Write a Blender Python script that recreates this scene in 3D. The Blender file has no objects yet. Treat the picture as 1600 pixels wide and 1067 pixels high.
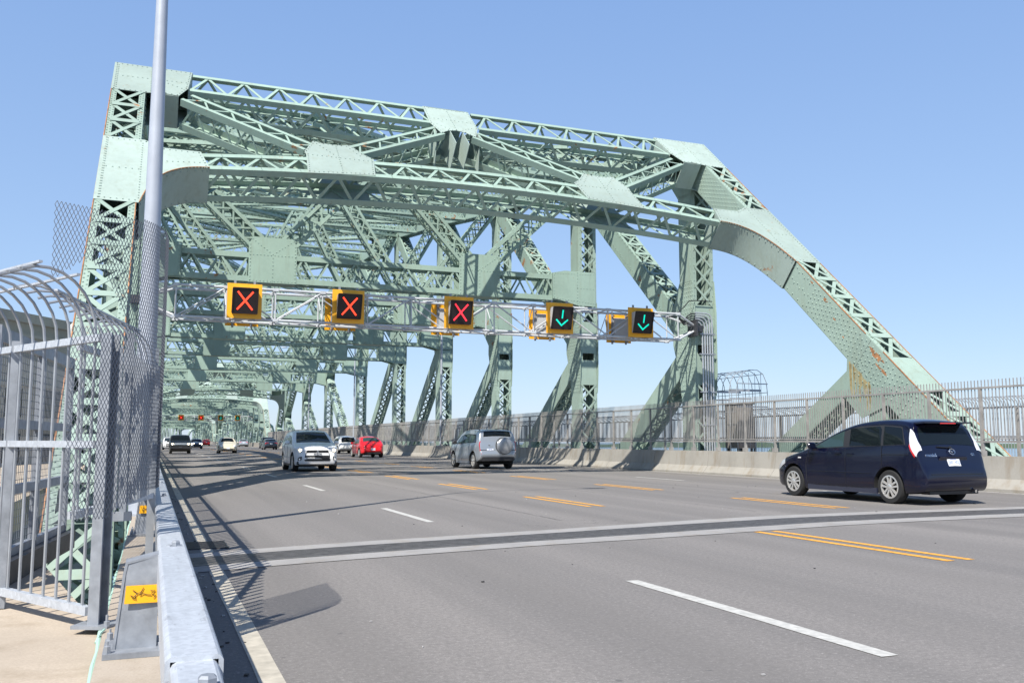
import bpy, math, random
from mathutils import Vector, Matrix
random.seed(11)
V = Vector
R = math.radians
SC = bpy.context.scene
COL = SC.collection
XA, YA, ZA = V((1,0,0)), V((0,1,0)), V((0,0,1))

# ------------------------------------------------------------------ mesh builder
SPLIT={'window','window_frame','tail_lamp','red_lens','clear_lens','reflector','headlight','bolt','side_skirt','sill','side_repeater','side_moulding','ledge','stand','cross_rail','seam_strip'}
class MB:
    def __init__(s): s.v=[]; s.f=[]; s.m=[]
    def add(s, vs, fs, mi=0):
        o=len(s.v); s.v.extend([tuple(p) for p in vs])
        for f in fs: s.f.append(tuple(i+o for i in f)); s.m.append(mi)
    def boxv(s, c, a, b, d, mi=0):           # centre, three half-vectors
        c=V(c); P=[c+a*i+b*j+d*k for k in(-1,1) for j in(-1,1) for i in(-1,1)]
        s.add(P, [(0,2,3,1),(4,5,7,6),(0,1,5,4),(2,6,7,3),(0,4,6,2),(1,3,7,5)], mi)
    def box(s, x0,x1,y0,y1,z0,z1, mi=0):
        s.boxv(((x0+x1)/2,(y0+y1)/2,(z0+z1)/2), XA*((x1-x0)/2), YA*((y1-y0)/2), ZA*((z1-z0)/2), mi)
    def bar(s, p0, p1, w, h, up=ZA, mi=0):   # w along side, h along up
        p0=V(p0); p1=V(p1); e=(p1-p0); L=e.length
        if L<1e-6: return
        e/=L; sd=e.cross(V(up))
        if sd.length<1e-5: sd=e.cross(XA if abs(e.x)<.9 else YA)
        sd.normalize(); u=sd.cross(e)
        s.boxv((p0+p1)/2, e*(L/2), sd*(w/2), u*(h/2), mi)
    def tube(s, pts, r, n=8, mi=0, caps=True):
        pts=[V(p) for p in pts]; N=len(pts); rings=[]; pu=None
        for i,p in enumerate(pts):
            t=(pts[min(i+1,N-1)]-pts[max(i-1,0)]).normalized()
            if pu is None:
                pu=t.cross(ZA)
                if pu.length<1e-3: pu=t.cross(XA)
            a=(pu-t*pu.dot(t)).normalized(); pu=a; b=t.cross(a)
            rr=r[i] if isinstance(r,(list,tuple)) else r
            rings.append([p+(a*math.cos(2*math.pi*k/n)+b*math.sin(2*math.pi*k/n))*rr for k in range(n)])
        vs=[q for g in rings for q in g]; fs=[]
        for i in range(N-1):
            for k in range(n):
                fs.append((i*n+k,i*n+(k+1)%n,(i+1)*n+(k+1)%n,(i+1)*n+k))
        if caps: fs.append(tuple(range(n))[::-1]); fs.append(tuple((N-1)*n+k for k in range(n)))
        s.add(vs,fs,mi)
    def plate(s, pts, nrm, t, mi=0):         # front face at pts, thickness t behind
        pts=[V(p) for p in pts]; n=V(nrm).normalized(); N=len(pts)
        # orient
        ar=V((0,0,0))
        for i in range(N): ar+=pts[i].cross(pts[(i+1)%N])
        if ar.dot(n)<0: pts=pts[::-1]
        bk=[p-n*t for p in pts]
        fs=[tuple(range(N)), tuple(range(N,2*N))[::-1]]
        for i in range(N):
            j=(i+1)%N; fs.append((i,N+i,N+j,j))
        s.add(pts+bk,fs,mi)
    def rivet(s, p, n, r=.02, h=.014, mi=0):
        r*=1.3; h*=1.5
        n=V(n).normalized(); a=n.cross(ZA)
        if a.length<.1: a=n.cross(XA)
        a.normalize(); b=n.cross(a); p=V(p); vs=[]
        for rr,hh in((r,0),(r*.62,h)):
            for k in range(6):
                q=k*math.pi/3; vs.append(p+a*(rr*math.cos(q))+b*(rr*math.sin(q))+n*hh)
        s.add(vs,[(k,(k+1)%6,6+(k+1)%6,6+k) for k in range(6)]+[(6,7,8,9,10,11)],mi)
    def rivline(s, p0, p1, n, step=.13, r=.02, off=0.):
        p0=V(p0); p1=V(p1); L=(p1-p0).length; k=max(1,int(L/step))
        for i in range(k+1):
            s.rivet(p0.lerp(p1,(i+off)/(k+off if off else k)) , n, r)
    def lathe(s, c, ax, prof, n=24, mi=0, caps=True):   # prof: (radius, along axis)
        ax=V(ax).normalized(); a=ax.cross(ZA)
        if a.length<.1: a=ax.cross(XA)
        a.normalize(); b=ax.cross(a); c=V(c); vs=[]; m=len(prof)
        for r,d in prof:
            for k in range(n):
                q=2*math.pi*k/n; vs.append(c+ax*d+(a*math.cos(q)+b*math.sin(q))*r)
        fs=[]
        for i in range(m-1):
            for k in range(n): fs.append((i*n+k,i*n+(k+1)%n,(i+1)*n+(k+1)%n,(i+1)*n+k))
        if caps and prof[0][0]>1e-4: fs.append(tuple(range(n))[::-1])
        if caps and prof[-1][0]>1e-4: fs.append(tuple((m-1)*n+k for k in range(n)))
        s.add(vs,fs,mi)
    def mesh(s, name, mats, smooth=False, ang=40):
        me=bpy.data.meshes.new(name); me.from_pydata(s.v,[],s.f)
        for m in (mats if isinstance(mats,(list,tuple)) else [mats]): me.materials.append(m)
        me.polygons.foreach_set('material_index', s.m)
        if smooth:
            me.polygons.foreach_set('use_smooth',[True]*len(s.f))
            me.set_sharp_from_angle(angle=R(ang))
        me.update(); return me
    def islands(s):
        key={};par=list(range(len(s.v)))
        def find(a):
            while par[a]!=a: par[a]=par[par[a]]; a=par[a]
            return a
        for i,p in enumerate(s.v):
            k=(round(p[0],4),round(p[1],4),round(p[2],4))
            if k in key: par[find(i)]=find(key[k])
            else: key[k]=i
        for f in s.f:
            a=find(f[0])
            for b in f[1:]: par[find(b)]=a
        out={}
        for f,m in zip(s.f,s.m): out.setdefault(find(f[0]),[]).append((f,m))
        res=[]
        for fs in out.values():
            ids=sorted({i for f,_ in fs for i in f}); mp={i:k for k,i in enumerate(ids)}
            b=MB(); b.v=[s.v[i] for i in ids]; b.f=[tuple(mp[i] for i in f) for f,_ in fs]; b.m=[m for _,m in fs]; res.append(b)
        return res
    def build(s, name, mats, parent=None, smooth=False, ang=40):
        if parent is not None and name in SPLIT:
            r=[b._build(name,mats,parent,smooth,ang) for b in s.islands()]
            return r[0]
        return s._build(name,mats,parent,smooth,ang)
    def _build(s, name, mats, parent=None, smooth=False, ang=40):
        return link(name, s.mesh(name, mats, smooth, ang), parent)

def link(name, me, parent=None):
    o=bpy.data.objects.new(name, me); COL.objects.link(o)
    if parent is not None: o.parent=parent
    return o
def thing(name, label, cat, loc=(0,0,0), rz=0, group=None):
    o=bpy.data.objects.new(name,None); COL.objects.link(o); o.empty_display_size=.3
    o.location=loc; o.rotation_euler=(0,0,rz); tag(o,label,cat,group); return o
def tag(o,label,cat,group=None):
    o['label']=label; o['category']=cat
    if group: o['group']=group
    return o
def struct(o, label=None, cat=None):
    o['kind']='structure'
    if label: o['label']=label
    if cat: o['category']=cat
    return o
def kids(o): return [c for c in CH.get(o.name,[])]
CH={}
def copy_tree(o, parent=None):
    c=o.copy(); COL.objects.link(c)
    if parent is not None: c.parent=parent
    for k in list(o.children): copy_tree(k,c)
    return c
def tree_copy(o, label, loc=None, rz=None, group=None):
    bpy.context.view_layer.update()
    c=copy_tree(o)
    c['label']=label
    if loc is not None: c.location=loc
    if rz is not None: c.rotation_euler=(0,0,rz)
    if group: c['group']=group
    return c

# ------------------------------------------------------------------ materials
def newmat(name):
    m=bpy.data.materials.new(name); m.use_nodes=True; nt=m.node_tree
    b=nt.nodes['Principled BSDF']; return m,nt,b
def N(nt,t,**kw):
    n=nt.nodes.new(t)
    for k,v in kw.items():
        if k in n.inputs.keys() if hasattr(n.inputs,'keys') else False: n.inputs[k].default_value=v
        else: setattr(n,k,v)
    return n
def noise(nt, scale, detail=4, rough=.55, vec=None, dist=0):
    n=nt.nodes.new('ShaderNodeTexNoise'); n.inputs['Scale'].default_value=scale
    n.inputs['Detail'].default_value=detail; n.inputs['Roughness'].default_value=rough; n.inputs['Distortion'].default_value=dist
    if vec is not None: nt.links.new(vec,n.inputs['Vector'])
    return n.outputs['Fac']
def ramp(nt, fac, stops):
    r=nt.nodes.new('ShaderNodeValToRGB'); e=r.color_ramp.elements
    while len(e)<len(stops): e.new(.5)
    for i,(p,c) in enumerate(stops):
        e[i].position=p; e[i].color=(c,c,c,1) if not isinstance(c,(tuple,list)) else (*c,1)
    nt.links.new(fac,r.inputs['Fac']); return r.outputs['Color']
def mixc(nt, fac, a, b, mode='MIX'):
    m=nt.nodes.new('ShaderNodeMix'); m.data_type='RGBA'; m.blend_type=mode
    for sock,val in ((m.inputs[0],fac),(m.inputs[6],a),(m.inputs[7],b)):
        if isinstance(val,(int,float)): sock.default_value=val
        elif isinstance(val,(tuple,list)): sock.default_value=(*val,1)
        else: nt.links.new(val,sock)
    return m.outputs[2]
def pos(nt, sc=(1,1,1), obj=False):
    if obj: o=nt.nodes.new('ShaderNodeTexCoord').outputs['Object']
    else: o=nt.nodes.new('ShaderNodeNewGeometry').outputs['Position']
    mp=nt.nodes.new('ShaderNodeMapping'); mp.inputs['Scale'].default_value=sc
    nt.links.new(o,mp.inputs['Vector']); return mp.outputs['Vector']
def bump(nt,b,h,st=.2,d=.01):
    n=nt.nodes.new('ShaderNodeBump'); n.inputs['Strength'].default_value=st; n.inputs['Distance'].default_value=d
    nt.links.new(h,n.inputs['Height']); nt.links.new(n.outputs['Normal'],b.inputs['Normal'])
def plain(name,c,rough=.5,metal=0,spec=.5,var=0,vs=3,obj=False,coat=0):
    m,nt,b=newmat(name); b.inputs['Roughness'].default_value=rough; b.inputs['Metallic'].default_value=metal
    b.inputs['Specular IOR Level'].default_value=spec; b.inputs['Coat Weight'].default_value=coat
    b.inputs['Coat Roughness'].default_value=.03
    if var:
        f=noise(nt,vs,5,.6,pos(nt,obj=obj))
        col=mixc(nt,ramp(nt,f,[(.3,0.),(.7,1.)]),tuple(x*(1-var) for x in c),tuple(min(1,x*(1+var)) for x in c))
        nt.links.new(col,b.inputs['Base Color'])
    else: b.inputs['Base Color'].default_value=(*c,1)
    return m
def glow(name,c,st):
    m,nt,b=newmat(name); b.inputs['Base Color'].default_value=(*c,1); b.inputs['Emission Color'].default_value=(*c,1)
    b.inputs['Emission Strength'].default_value=st; return m

M={}
def steel(name,c,rust=.5,lo=.0):
    m,nt,b=newmat(name)
    p=pos(nt); f1=noise(nt,.55,5,.6,p); f2=noise(nt,7,4,.6,p)
    col=mixc(nt,ramp(nt,f1,[(.3,0.),(.7,1.)]),tuple(x*.86 for x in c),tuple(x*1.08 for x in c))
    col=mixc(nt,ramp(nt,f2,[(.35,.0),(.75,.35)]),col,tuple(x*1.12+.01 for x in c))
    oi=nt.nodes.new('ShaderNodeObjectInfo'); col=mixc(nt,1.,col,ramp(nt,oi.outputs['Random'],[(0.,.88),(1.,1.1)]),'MULTIPLY')
    # streaks of grime running down
    fs=noise(nt,1.,4,.6,pos(nt,(5,5,.5)))
    col=mixc(nt,ramp(nt,fs,[(.52,0.),(.76,.38)]),col,(.22,.24,.17))
    # rust: patches with a shape of their own
    fr=noise(nt,1.7,7,.68,p,.3); fl=noise(nt,.23,2,.5,p)
    a=nt.nodes.new('ShaderNodeMath'); a.operation='MULTIPLY_ADD'; nt.links.new(fl,a.inputs[0]); a.inputs[1].default_value=.45; nt.links.new(fr,a.inputs[2])
    rm=ramp(nt,a.outputs[0],[(.90-.06*rust,0.),(.955-.06*rust,1.)])
    rc=mixc(nt,ramp(nt,f2,[(.35,0.),(.65,1.)]),(.20,.075,.03),(.42,.20,.07))
    col=mixc(nt,rm,col,rc)
    nt.links.new(col,b.inputs['Base Color']); b.inputs['Roughness'].default_value=.55; b.inputs['Specular IOR Level'].default_value=.35
    bump(nt,b,noise(nt,14,3,.6,p),.15,.01)
    return m
M['green']=steel('green_painted_steel',(.29,.392,.327),.15)
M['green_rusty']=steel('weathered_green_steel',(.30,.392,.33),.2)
M['green_sunlit']=steel('sunlit_green_steel',(.325,.40,.355),-.35)  # paler copy of the green: sun on the portal plates put into the colour
M['stain']=plain('brown_rust_stain',(.31,.25,.12),.85,var=.35,vs=8)
M['rust']=plain('rusty_edge',(.34,.165,.075),.85,var=.45,vs=5)
def mk_asphalt():
    m,nt,b=newmat('asphalt'); p=pos(nt)
    f=noise(nt,130,3,.7,p); g=noise(nt,.5,5,.6,p); lanes=noise(nt,1.,3,.55,pos(nt,(.85,.03,1)))
    col=mixc(nt,ramp(nt,f,[(.32,0.),(.68,1.)]),(.135,.124,.114),(.335,.312,.290))
    col=mixc(nt,ramp(nt,g,[(.35,0.),(.7,.5)]),col,(.245,.228,.212))
    col=mixc(nt,ramp(nt,lanes,[(.36,.7),(.64,0.)]),col,(.15,.142,.135))
    col=mixc(nt,ramp(nt,noise(nt,24,5,.75,p),[(.38,.55),(.62,0.)]),col,(.125,.117,.109)); col=mixc(nt,ramp(nt,noise(nt,41,3,.7,p),[(.55,0.),(.7,.5)]),col,(.38,.355,.335))
    # wheel tracks along the lanes
    sx=nt.nodes.new('ShaderNodeSeparateXYZ'); nt.links.new(p,sx.inputs[0])
    m1=nt.nodes.new('ShaderNodeMath'); m1.operation='MULTIPLY_ADD'; nt.links.new(sx.outputs['X'],m1.inputs[0]); m1.inputs[1].default_value=2*math.pi/1.86; m1.inputs[2].default_value=-3.9
    m2=nt.nodes.new('ShaderNodeMath'); m2.operation='COSINE'; nt.links.new(m1.outputs[0],m2.inputs[0])
    wt=ramp(nt,noise(nt,1.,3,.6,pos(nt,(.5,.06,1))),[(.35,.12),(.65,.75)]); w2=mixc(nt,1.,ramp(nt,m2.outputs[0],[(.2,0.),(.95,.55)]),wt,'MULTIPLY')
    col=mixc(nt,w2,col,(.14,.131,.122))
    # fine cracks, only here and there
    vo=nt.nodes.new('ShaderNodeTexVoronoi'); vo.feature='DISTANCE_TO_EDGE'; vo.inputs['Scale'].default_value=.55
    nd=nt.nodes.new('ShaderNodeTexNoise'); nd.inputs['Scale'].default_value=1.6; nd.inputs['Detail'].default_value=5; nt.links.new(p,nd.inputs['Vector'])
    va=nt.nodes.new('ShaderNodeVectorMath'); va.operation='MULTIPLY_ADD'; nt.links.new(nd.outputs['Color'],va.inputs[0]); va.inputs[1].default_value=(1.2,1.2,0); nt.links.new(p,va.inputs[2])
    nt.links.new(va.outputs[0],vo.inputs['Vector'])
    ck=ramp(nt,vo.outputs['Distance'],[(.0,1.),(.006,0.)]); mk=ramp(nt,noise(nt,.25,2,.5,p),[(.60,0.),(.68,.6)])
    cm=mixc(nt,1.,ck,mk,'MULTIPLY'); col=mixc(nt,cm,col,(.05,.05,.05))
    # oil spots
    sp=ramp(nt,noise(nt,9,2,.4,p),[(.74,0.),(.78,.55)]); col=mixc(nt,sp,col,(.07,.07,.07))
    nt.links.new(col,b.inputs['Base Color']); b.inputs['Roughness'].default_value=.85; b.inputs['Specular IOR Level'].default_value=.3
    bump(nt,b,f,.35,.006); return m
M['asphalt']=mk_asphalt()
def mk_conc(name,c,st=.35,sc=1.):
    m,nt,b=newmat(name); p=pos(nt)
    f=noise(nt,60*sc,4,.7,p); g=noise(nt,1.3*sc,5,.6,p); d=noise(nt,1.,4,.6,pos(nt,(3,3,.6)))
    col=mixc(nt,ramp(nt,f,[(.3,0.),(.7,1.)]),tuple(x*.85 for x in c),tuple(x*1.1 for x in c))
    col=mixc(nt,ramp(nt,g,[(.45,0.),(.72,.6)]),col,tuple(x*.72 for x in c))
    col=mixc(nt,ramp(nt,d,[(.52,0.),(.75,st)]),col,(.22,.17,.11))
    nt.links.new(col,b.inputs['Base Color']); b.inputs['Roughness'].default_value=.9; b.inputs['Specular IOR Level'].default_value=.25
    bump(nt,b,f,.3,.006); return m
M['barrier']=mk_conc('barrier_concrete',(.345,.326,.288),.65)
M['walk']=mk_conc('sidewalk_concrete',(.45,.38,.30),.5)
M['kerb']=mk_conc('kerb_concrete',(.41,.352,.285),.5,1.6)
M['joint']=mk_conc('joint_concrete',(.315,.305,.292),.45,1.2)
M['stone']=mk_conc('grey_stone',(.40,.39,.38),.2,.4)
M['white_paint']=plain('white_road_paint',(.46,.45,.415),.7,var=.22,vs=14)
M['cream_paint']=plain('worn_white_road_paint',(.42,.385,.315),.75,var=.22,vs=9)
M['yellow_paint']=plain('yellow_road_paint',(.68,.325,.04),.7,var=.3,vs=16)
M['dark_steel']=plain('dark_steel',(.055,.055,.06),.5,.3,var=.3,vs=12)
M['galv']=plain('galvanised_steel',(.33,.35,.375),.45,.35,var=.13,vs=7)
M['galv_dull']=plain('dull_galvanised_steel',(.27,.29,.32),.5,.3,var=.22,vs=11)
def mk_galv(name,c):
    m,nt,b=newmat(name); p=pos(nt); v=nt.nodes.new('ShaderNodeTexVoronoi'); v.inputs['Scale'].default_value=55; nt.links.new(p,v.inputs['Vector'])
    col=mixc(nt,ramp(nt,v.outputs['Color'],[(.2,0.),(.8,1.)]),tuple(x*.90 for x in c),tuple(x*1.07 for x in c))
    col=mixc(nt,ramp(nt,noise(nt,3,5,.65,pos(nt,(6,.6,6))),[(.45,0.),(.7,.55)]),col,tuple(x*.74 for x in c))
    col=mixc(nt,ramp(nt,noise(nt,16,5,.7,pos(nt,(2,.5,2))),[(.60,0.),(.66,.6)]),col,(.26,.27,.29))
    nt.links.new(col,b.inputs['Base Color']); b.inputs['Roughness'].default_value=.45; b.inputs['Metallic'].default_value=.12
    bump(nt,b,noise(nt,30,3,.6,p),.12,.004); return m
M['galv_rail']=mk_galv('pale_galvanised_rail',(.455,.485,.525))
M['fence']=plain('weathered_fence_steel',(.32,.305,.285),.55,.2,var=.25,vs=3)
M['galv_bright']=plain('bright_galvanised_tube',(.50,.52,.54),.5,.0,var=.1,vs=5)
M['mesh']=plain('expanded_metal',(.17,.185,.215),.5,.2)
M['cabinet']=plain('grey_cabinet_metal',(.22,.20,.18),.6,.1,var=.15)
M['sign_yellow']=plain('yellow_sign_board',(.86,.40,.015),.45,var=.06)
M['sticker']=plain('yellow_sticker',(.84,.40,.01),.4,var=.08)
M['ink']=plain('black_ink',(.02,.02,.02),.6)
M['black']=plain('black_plastic',(.012,.012,.013),.4)
M['lampgrey']=plain('grey_lamp_body',(.45,.46,.47),.5)
M['sigface']=plain('signal_face',(.02,.013,.014),.45,var=.3,vs=30)
M['led_red']=glow('red_led',(1.,.05,.02),1.7)
M['led_red2']=glow('dim_red_led',(1.,.03,.05),1.1)
M['led_green']=glow('green_led',(.0,.52,.37),1.0)
M['pole_grey']=plain('grey_pole_steel',(.40,.425,.47),.42,.1,var=.08,vs=3)
M['tar']=plain('black_tar',(.045,.043,.042),.7)
M['joint_steel']=plain('worn_joint_steel',(.12,.115,.112),.5,.15,var=.3,vs=8)
M['water']=plain('river_water',(.10,.16,.20),.18)
M['copper']=plain('pale_green_hose',(.36,.55,.46),.6)
M['window_dark']=plain('dark_window',(.03,.035,.04),.15)
M['pipe']=plain('conduit_metal',(.52,.54,.56),.35,.5)
M['cable']=plain('black_cable',(.02,.02,.02),.5)
M['farland']=plain('far_shore_land',(.09,.13,.08),.9,var=.3,vs=.01)
# ------------------------------------------------------------------ world, sun, camera
EL=R(50); AZ=V((math.sin(R(42.5)),math.cos(R(42.5)),0)).normalized()     # AZ: direction shadows fall on the ground
w=bpy.data.worlds.new('World'); SC.world=w; w.use_nodes=True
nt=w.node_tree; bg=nt.nodes['Background']; sky=nt.nodes.new('ShaderNodeTexSky'); sky.sky_type='NISHITA'
sky.sun_disc=False; sky.sun_elevation=EL
sd=-AZ*math.cos(EL)+ZA*math.sin(EL)             # towards the sun
sky.sun_rotation=math.atan2(sd.x,sd.y)
sky.air_density=1.0; sky.dust_density=.3; sky.ozone_density=1.2; sky.altitude=0
mx=nt.nodes.new('ShaderNodeMix'); mx.data_type='RGBA'; mx.inputs[0].default_value=.72
nt.links.new(sky.outputs[0],mx.inputs[6])
tc=nt.nodes.new('ShaderNodeTexCoord'); sx_=nt.nodes.new('ShaderNodeSeparateXYZ'); nt.links.new(tc.outputs['Generated'],sx_.inputs[0])
cr=nt.nodes.new('ShaderNodeValToRGB'); nt.links.new(sx_.outputs['Z'],cr.inputs['Fac'])
e=cr.color_ramp.elements; e[0].position=.0; e[0].color=(.375,.535,.79,1); e[1].position=.45; e[1].color=(.24,.405,.755,1); e.new(1.); e[2].color=(.05,.11,.33,1)
sc_=nt.nodes.new('ShaderNodeVectorMath'); sc_.operation='SCALE'; sc_.inputs['Scale'].default_value=6.3; nt.links.new(cr.outputs[0],sc_.inputs[0])
nt.links.new(sc_.outputs[0],mx.inputs[7])
nt.links.new(mx.outputs[2],bg.inputs['Color']); bg.inputs['Strength'].default_value=.122
sl=bpy.data.lights.new('sun','SUN'); sl.energy=4.9; sl.angle=R(.45); sl.color=(1,.955,.88)
so=bpy.data.objects.new('sun',sl); COL.objects.link(so); so.rotation_euler=sd.to_track_quat('Z','Y').to_euler()
SC.view_settings.view_transform='Standard'; SC.view_settings.look='None'; SC.view_settings.exposure=.58; SC.view_settings.gamma=1
SC.view_settings.use_curve_mapping=False
cam=bpy.data.cameras.new('camera'); co=bpy.data.objects.new('camera',cam); COL.objects.link(co); SC.camera=co
F=1415.; cam.sensor_width=36; cam.lens=36*F/1600; cam.clip_end=30000; cam.clip_start=.05
d=V((236-800,-(688-533.5),-F)).normalized()     # world +Y seen in camera space
z=V((0,-d.z,d.y)).normalized()
x=d.cross(z)
Mx=Matrix((x,d,z))                              # world = Mx @ cam
co.matrix_world=Matrix.Translation((0,0,1.22))@Mx.to_4x4()
SC.cycles.max_bounces=6; SC.cycles.use_denoising=True
# ------------------------------------------------------------------ steel truss span
XI, XO = 19.93, 20.88           # inner and outer web of the right truss
XC=(XI+XO)/2; CX=9.66
NODES=[31.1,41.5,53.3,65.5,78.9,94.7,113.5,131.5,150.5]
ZT=[12.6,14.6,16.3,18.2,20.0,20.6,19.2,16.4,12.6]      # top chord centre
ZM=[5.0,5.6,6.6,8.3,9.6,9.9,9.0,6.9,5.0]
ZB=-3.0
def laced(mb,A,B,u,v,W,D,solid=(),pitch=.62,style='X',bw=.075,faces=(1,-1),web=True,lip=.11,batt=False,riv=0,mi=0,solid_b=None,mingap=.25):
    """box member: two solid webs at +-W/2 along u, laced faces at +-D/2 along v; solid=(s0,s1) plated lengths"""
    A=V(A);B=V(B);e=(B-A);L=e.length;e/=L;u=V(u);v=V(v)
    for s in(-1,1):
        mb.boxv((A+B)/2+u*(s*W/2),e*(L/2),u*.018,v*(D/2),mi)
        for t in(-1,1): mb.boxv((A+B)/2+u*(s*(W/2-lip/2+.012))+v*(t*(D/2+.012)),e*(L/2),u*(lip/2),v*.012,mi)
    def cov(s):
        return any(a<=s<=b for a,b in solid)
    solid0=solid
    for t in faces:
        solid=solid_b if (t>0 and solid_b is not None) else solid0
        for a,b in solid:
            a=max(0,a);b=min(L,b)
            if b>a: mb.boxv(A+e*((a+b)/2)+v*(t*(D/2+.031)),e*((b-a)/2),u*(W/2-.012),v*.007,mi)
        gaps=[];c=0
        for a,b in sorted(solid)+[(L,L)]:
            if a-c>mingap: gaps.append((c,a))
            c=max(c,b)
        for a,b in gaps:
            n=max(1,round((b-a)/pitch)); q=(b-a)/n; iw=W/2-lip*.5
            for k in range(n):
                s0=a+k*q;s1=s0+q; f=v*(t*(D/2+.034))
                P=lambda s,d:A+e*s+u*(d*iw)+f
                if style in('X','XB'):
                    mb.bar(P(s0,-1),P(s1,1),.013,bw,u*.0+e.cross(v) if 0 else (P(s1,1)-P(s0,-1)).cross(v),mi)
                    g=v*(t*.014)
                    mb.bar(P(s0,1)+g,P(s1,-1)+g,.013,bw,(P(s1,-1)-P(s0,1)).cross(v),mi)
                    if style=='XB' and k: 
                        g=v*(t*.028); mb.bar(P(s0,-1)+g,P(s0,1)+g,.013,.2,e,mi)
                else:
                    d=1 if k%2 else -1
                    mb.bar(P(s0,d),P(s1,-d),.013,bw,(P(s1,-d)-P(s0,d)).cross(v),mi)
    if riv:
        for s in(-1,1):
            for t in faces:
                mb.rivline(A+u*(s*(W/2-.05))+v*(t*(D/2+.024)),B+u*(s*(W/2-.05))+v*(t*(D/2+.024)),v*t,riv,.018)
            for dd in(-.42,.42):
                mb.rivline(A+u*(s*(W/2+.018))+v*(dd*D),B+u*(s*(W/2+.018))+v*(dd*D),u*s,riv,.018)
def lattice4(mb,A,B,u,v,W,D,ch=.13,pitch=.9,bw=.06,faces='uv',mi=0,arch=None,style='Z',t=.014,chv=None):
    """four corner angles, zigzag bars on all four faces; arch(s)->offset along u. u faces are +-W/2, v faces +-D/2"""
    A=V(A);B=V(B);e=B-A;L=e.length;e/=L;u=V(u);v=V(v); n=max(2,round(L/pitch)); arch=arch or(lambda s,i:0)
    if chv is None: chv=ch
    def P(s,i,j): return A+e*s+u*(i*W/2+arch(s,i))+v*(j*D/2)
    segs=n if arch(L/2,1)!=arch(0,1) else 1
    for i in(-1,1):
        for j in(-1,1):
            for k in range(segs):
                p=P(L*k/segs,i,j);q=P(L*(k+1)/segs,i,j); c=(p+q)/2; d=(q-p).normalized(); h=(q-p).length/2+(.01 if segs>1 else 0)
                uu=(u-d*u.dot(d)).normalized()
                mb.boxv(c-v*(j*t)-uu*(i*ch/2),d*h,uu*(ch/2),v*t,mi)         # leg on the v face
                mb.boxv(c-uu*(i*t)-v*(j*(chv/2+2*t)),d*h,uu*t,v*(chv/2),mi)   # leg on the u face
    q=L/n
    for k in range(n):
        s0,s1=k*q,(k+1)*q; d=1 if k%2 else -1
        for j in(-1,1):
            if 'v' in faces:
                a=P(s0,d,j)-u*(d*ch*.5)-v*(j*.035); b=P(s1,-d,j)+u*(d*ch*.5)-v*(j*.035)
                mb.bar(a,b,.02,bw,(b-a).cross(v),mi)
                if style=='X':
                    a=P(s0,-d,j)+u*(d*ch*.5)-v*(j*.06); b=P(s1,d,j)-u*(d*ch*.5)-v*(j*.06); mb.bar(a,b,.02,bw,(b-a).cross(v),mi)
            if 'u' in faces:
                a=P(s0,j,d)-v*(d*ch*.5)-u*(j*.035); b=P(s1,j,-d)+v*(d*ch*.5)-u*(j*.035)
                mb.bar(a,b,.02,bw,(b-a).cross(u),mi)
                if style=='X':
                    a=P(s0,j,-d)+v*(d*ch*.5)-u*(j*.06); b=P(s1,j,d)-v*(d*ch*.5)-u*(j*.06); mb.bar(a,b,.02,bw,(b-a).cross(u),mi)

AL=math.atan(.92); PE=V((0,math.cos(AL),math.sin(AL))); PN=V((0,-math.sin(AL),math.cos(AL))); PO=V((0,31.1,13.4)); DP=1.03
def pp(X,s,d=0.): return PO+XA*X+PE*s+PN*d

span=thing('truss_bridge_span','green riveted steel truss span with the tall inclined portal nearest the camera','bridge span')
def part(name,mb,mats='green',sub=None,smooth=False): return mb.build(name,M[mats] if isinstance(mats,str) else mats,sub or span,smooth)
RIGHT=[]                                            # right-truss parts, mirrored later for the left truss
MIR=Matrix.Translation((2*CX,0,0))@Matrix.Diagonal((-1,1,1,1))
YC=(NODES[0]+NODES[-1])/2
FLIP=Matrix.Translation((0,2*YC,0))@Matrix.Diagonal((1,-1,1,1))
def dupm(o,mats):
    out=[]
    for m in mats:
        c=o.copy(); COL.objects.link(c); c.parent=o.parent; c.matrix_local=m@o.matrix_local; out.append(c)
        for k in list(o.children):
            d=k.copy(); COL.objects.link(d); d.parent=c
    return out
# ---- inclined end post
SB=(ZB-13.4)/math.sin(AL)
mb=MB()
laced(mb,pp(XC,SB,-DP/2),pp(XC,-.05,-DP/2),XA,PN,XO-XI,DP,solid=[(-SB-20.0+0,-SB-19.99),(-SB-16.0,-SB-14.45),(-SB-9.2,-SB-5.55),(-SB-2.15,-SB)],pitch=1.08,style='XB',bw=.12,faces=(1,),lip=.17)
laced(mb,pp(XC,SB,-DP/2),pp(XC,-.05,-DP/2),XA,PN,XO-XI-.04,DP-.03,solid=[],pitch=.8,style='X',bw=.09,faces=(-1,),lip=.1)
# rivets on the inner web, staggered
for k in range(int(-SB/.17)):
    s=-.2-k*.17
    dense=(s>-6) or (-16.5<s<-10.5)
    for j in range(6 if dense else 3):
        d=-.10-j*(.165 if dense else .41)-(.08 if k%2 else 0)
        if d>-DP+.04: mb.rivet(pp(XI-.019,s,d),-XA,.021,.015)
    for j in(0,1):
        mb.rivet(pp(XI+.04+ (XO-XI-.08)*j,s,.026),PN,.019,.013)
        mb.rivet(pp(XI+.12+ (XO-XI-.24)*j,s+.08,.026),PN,.019,.013)
ep=part('end_post',mb,[M['green_rusty']])
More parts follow.
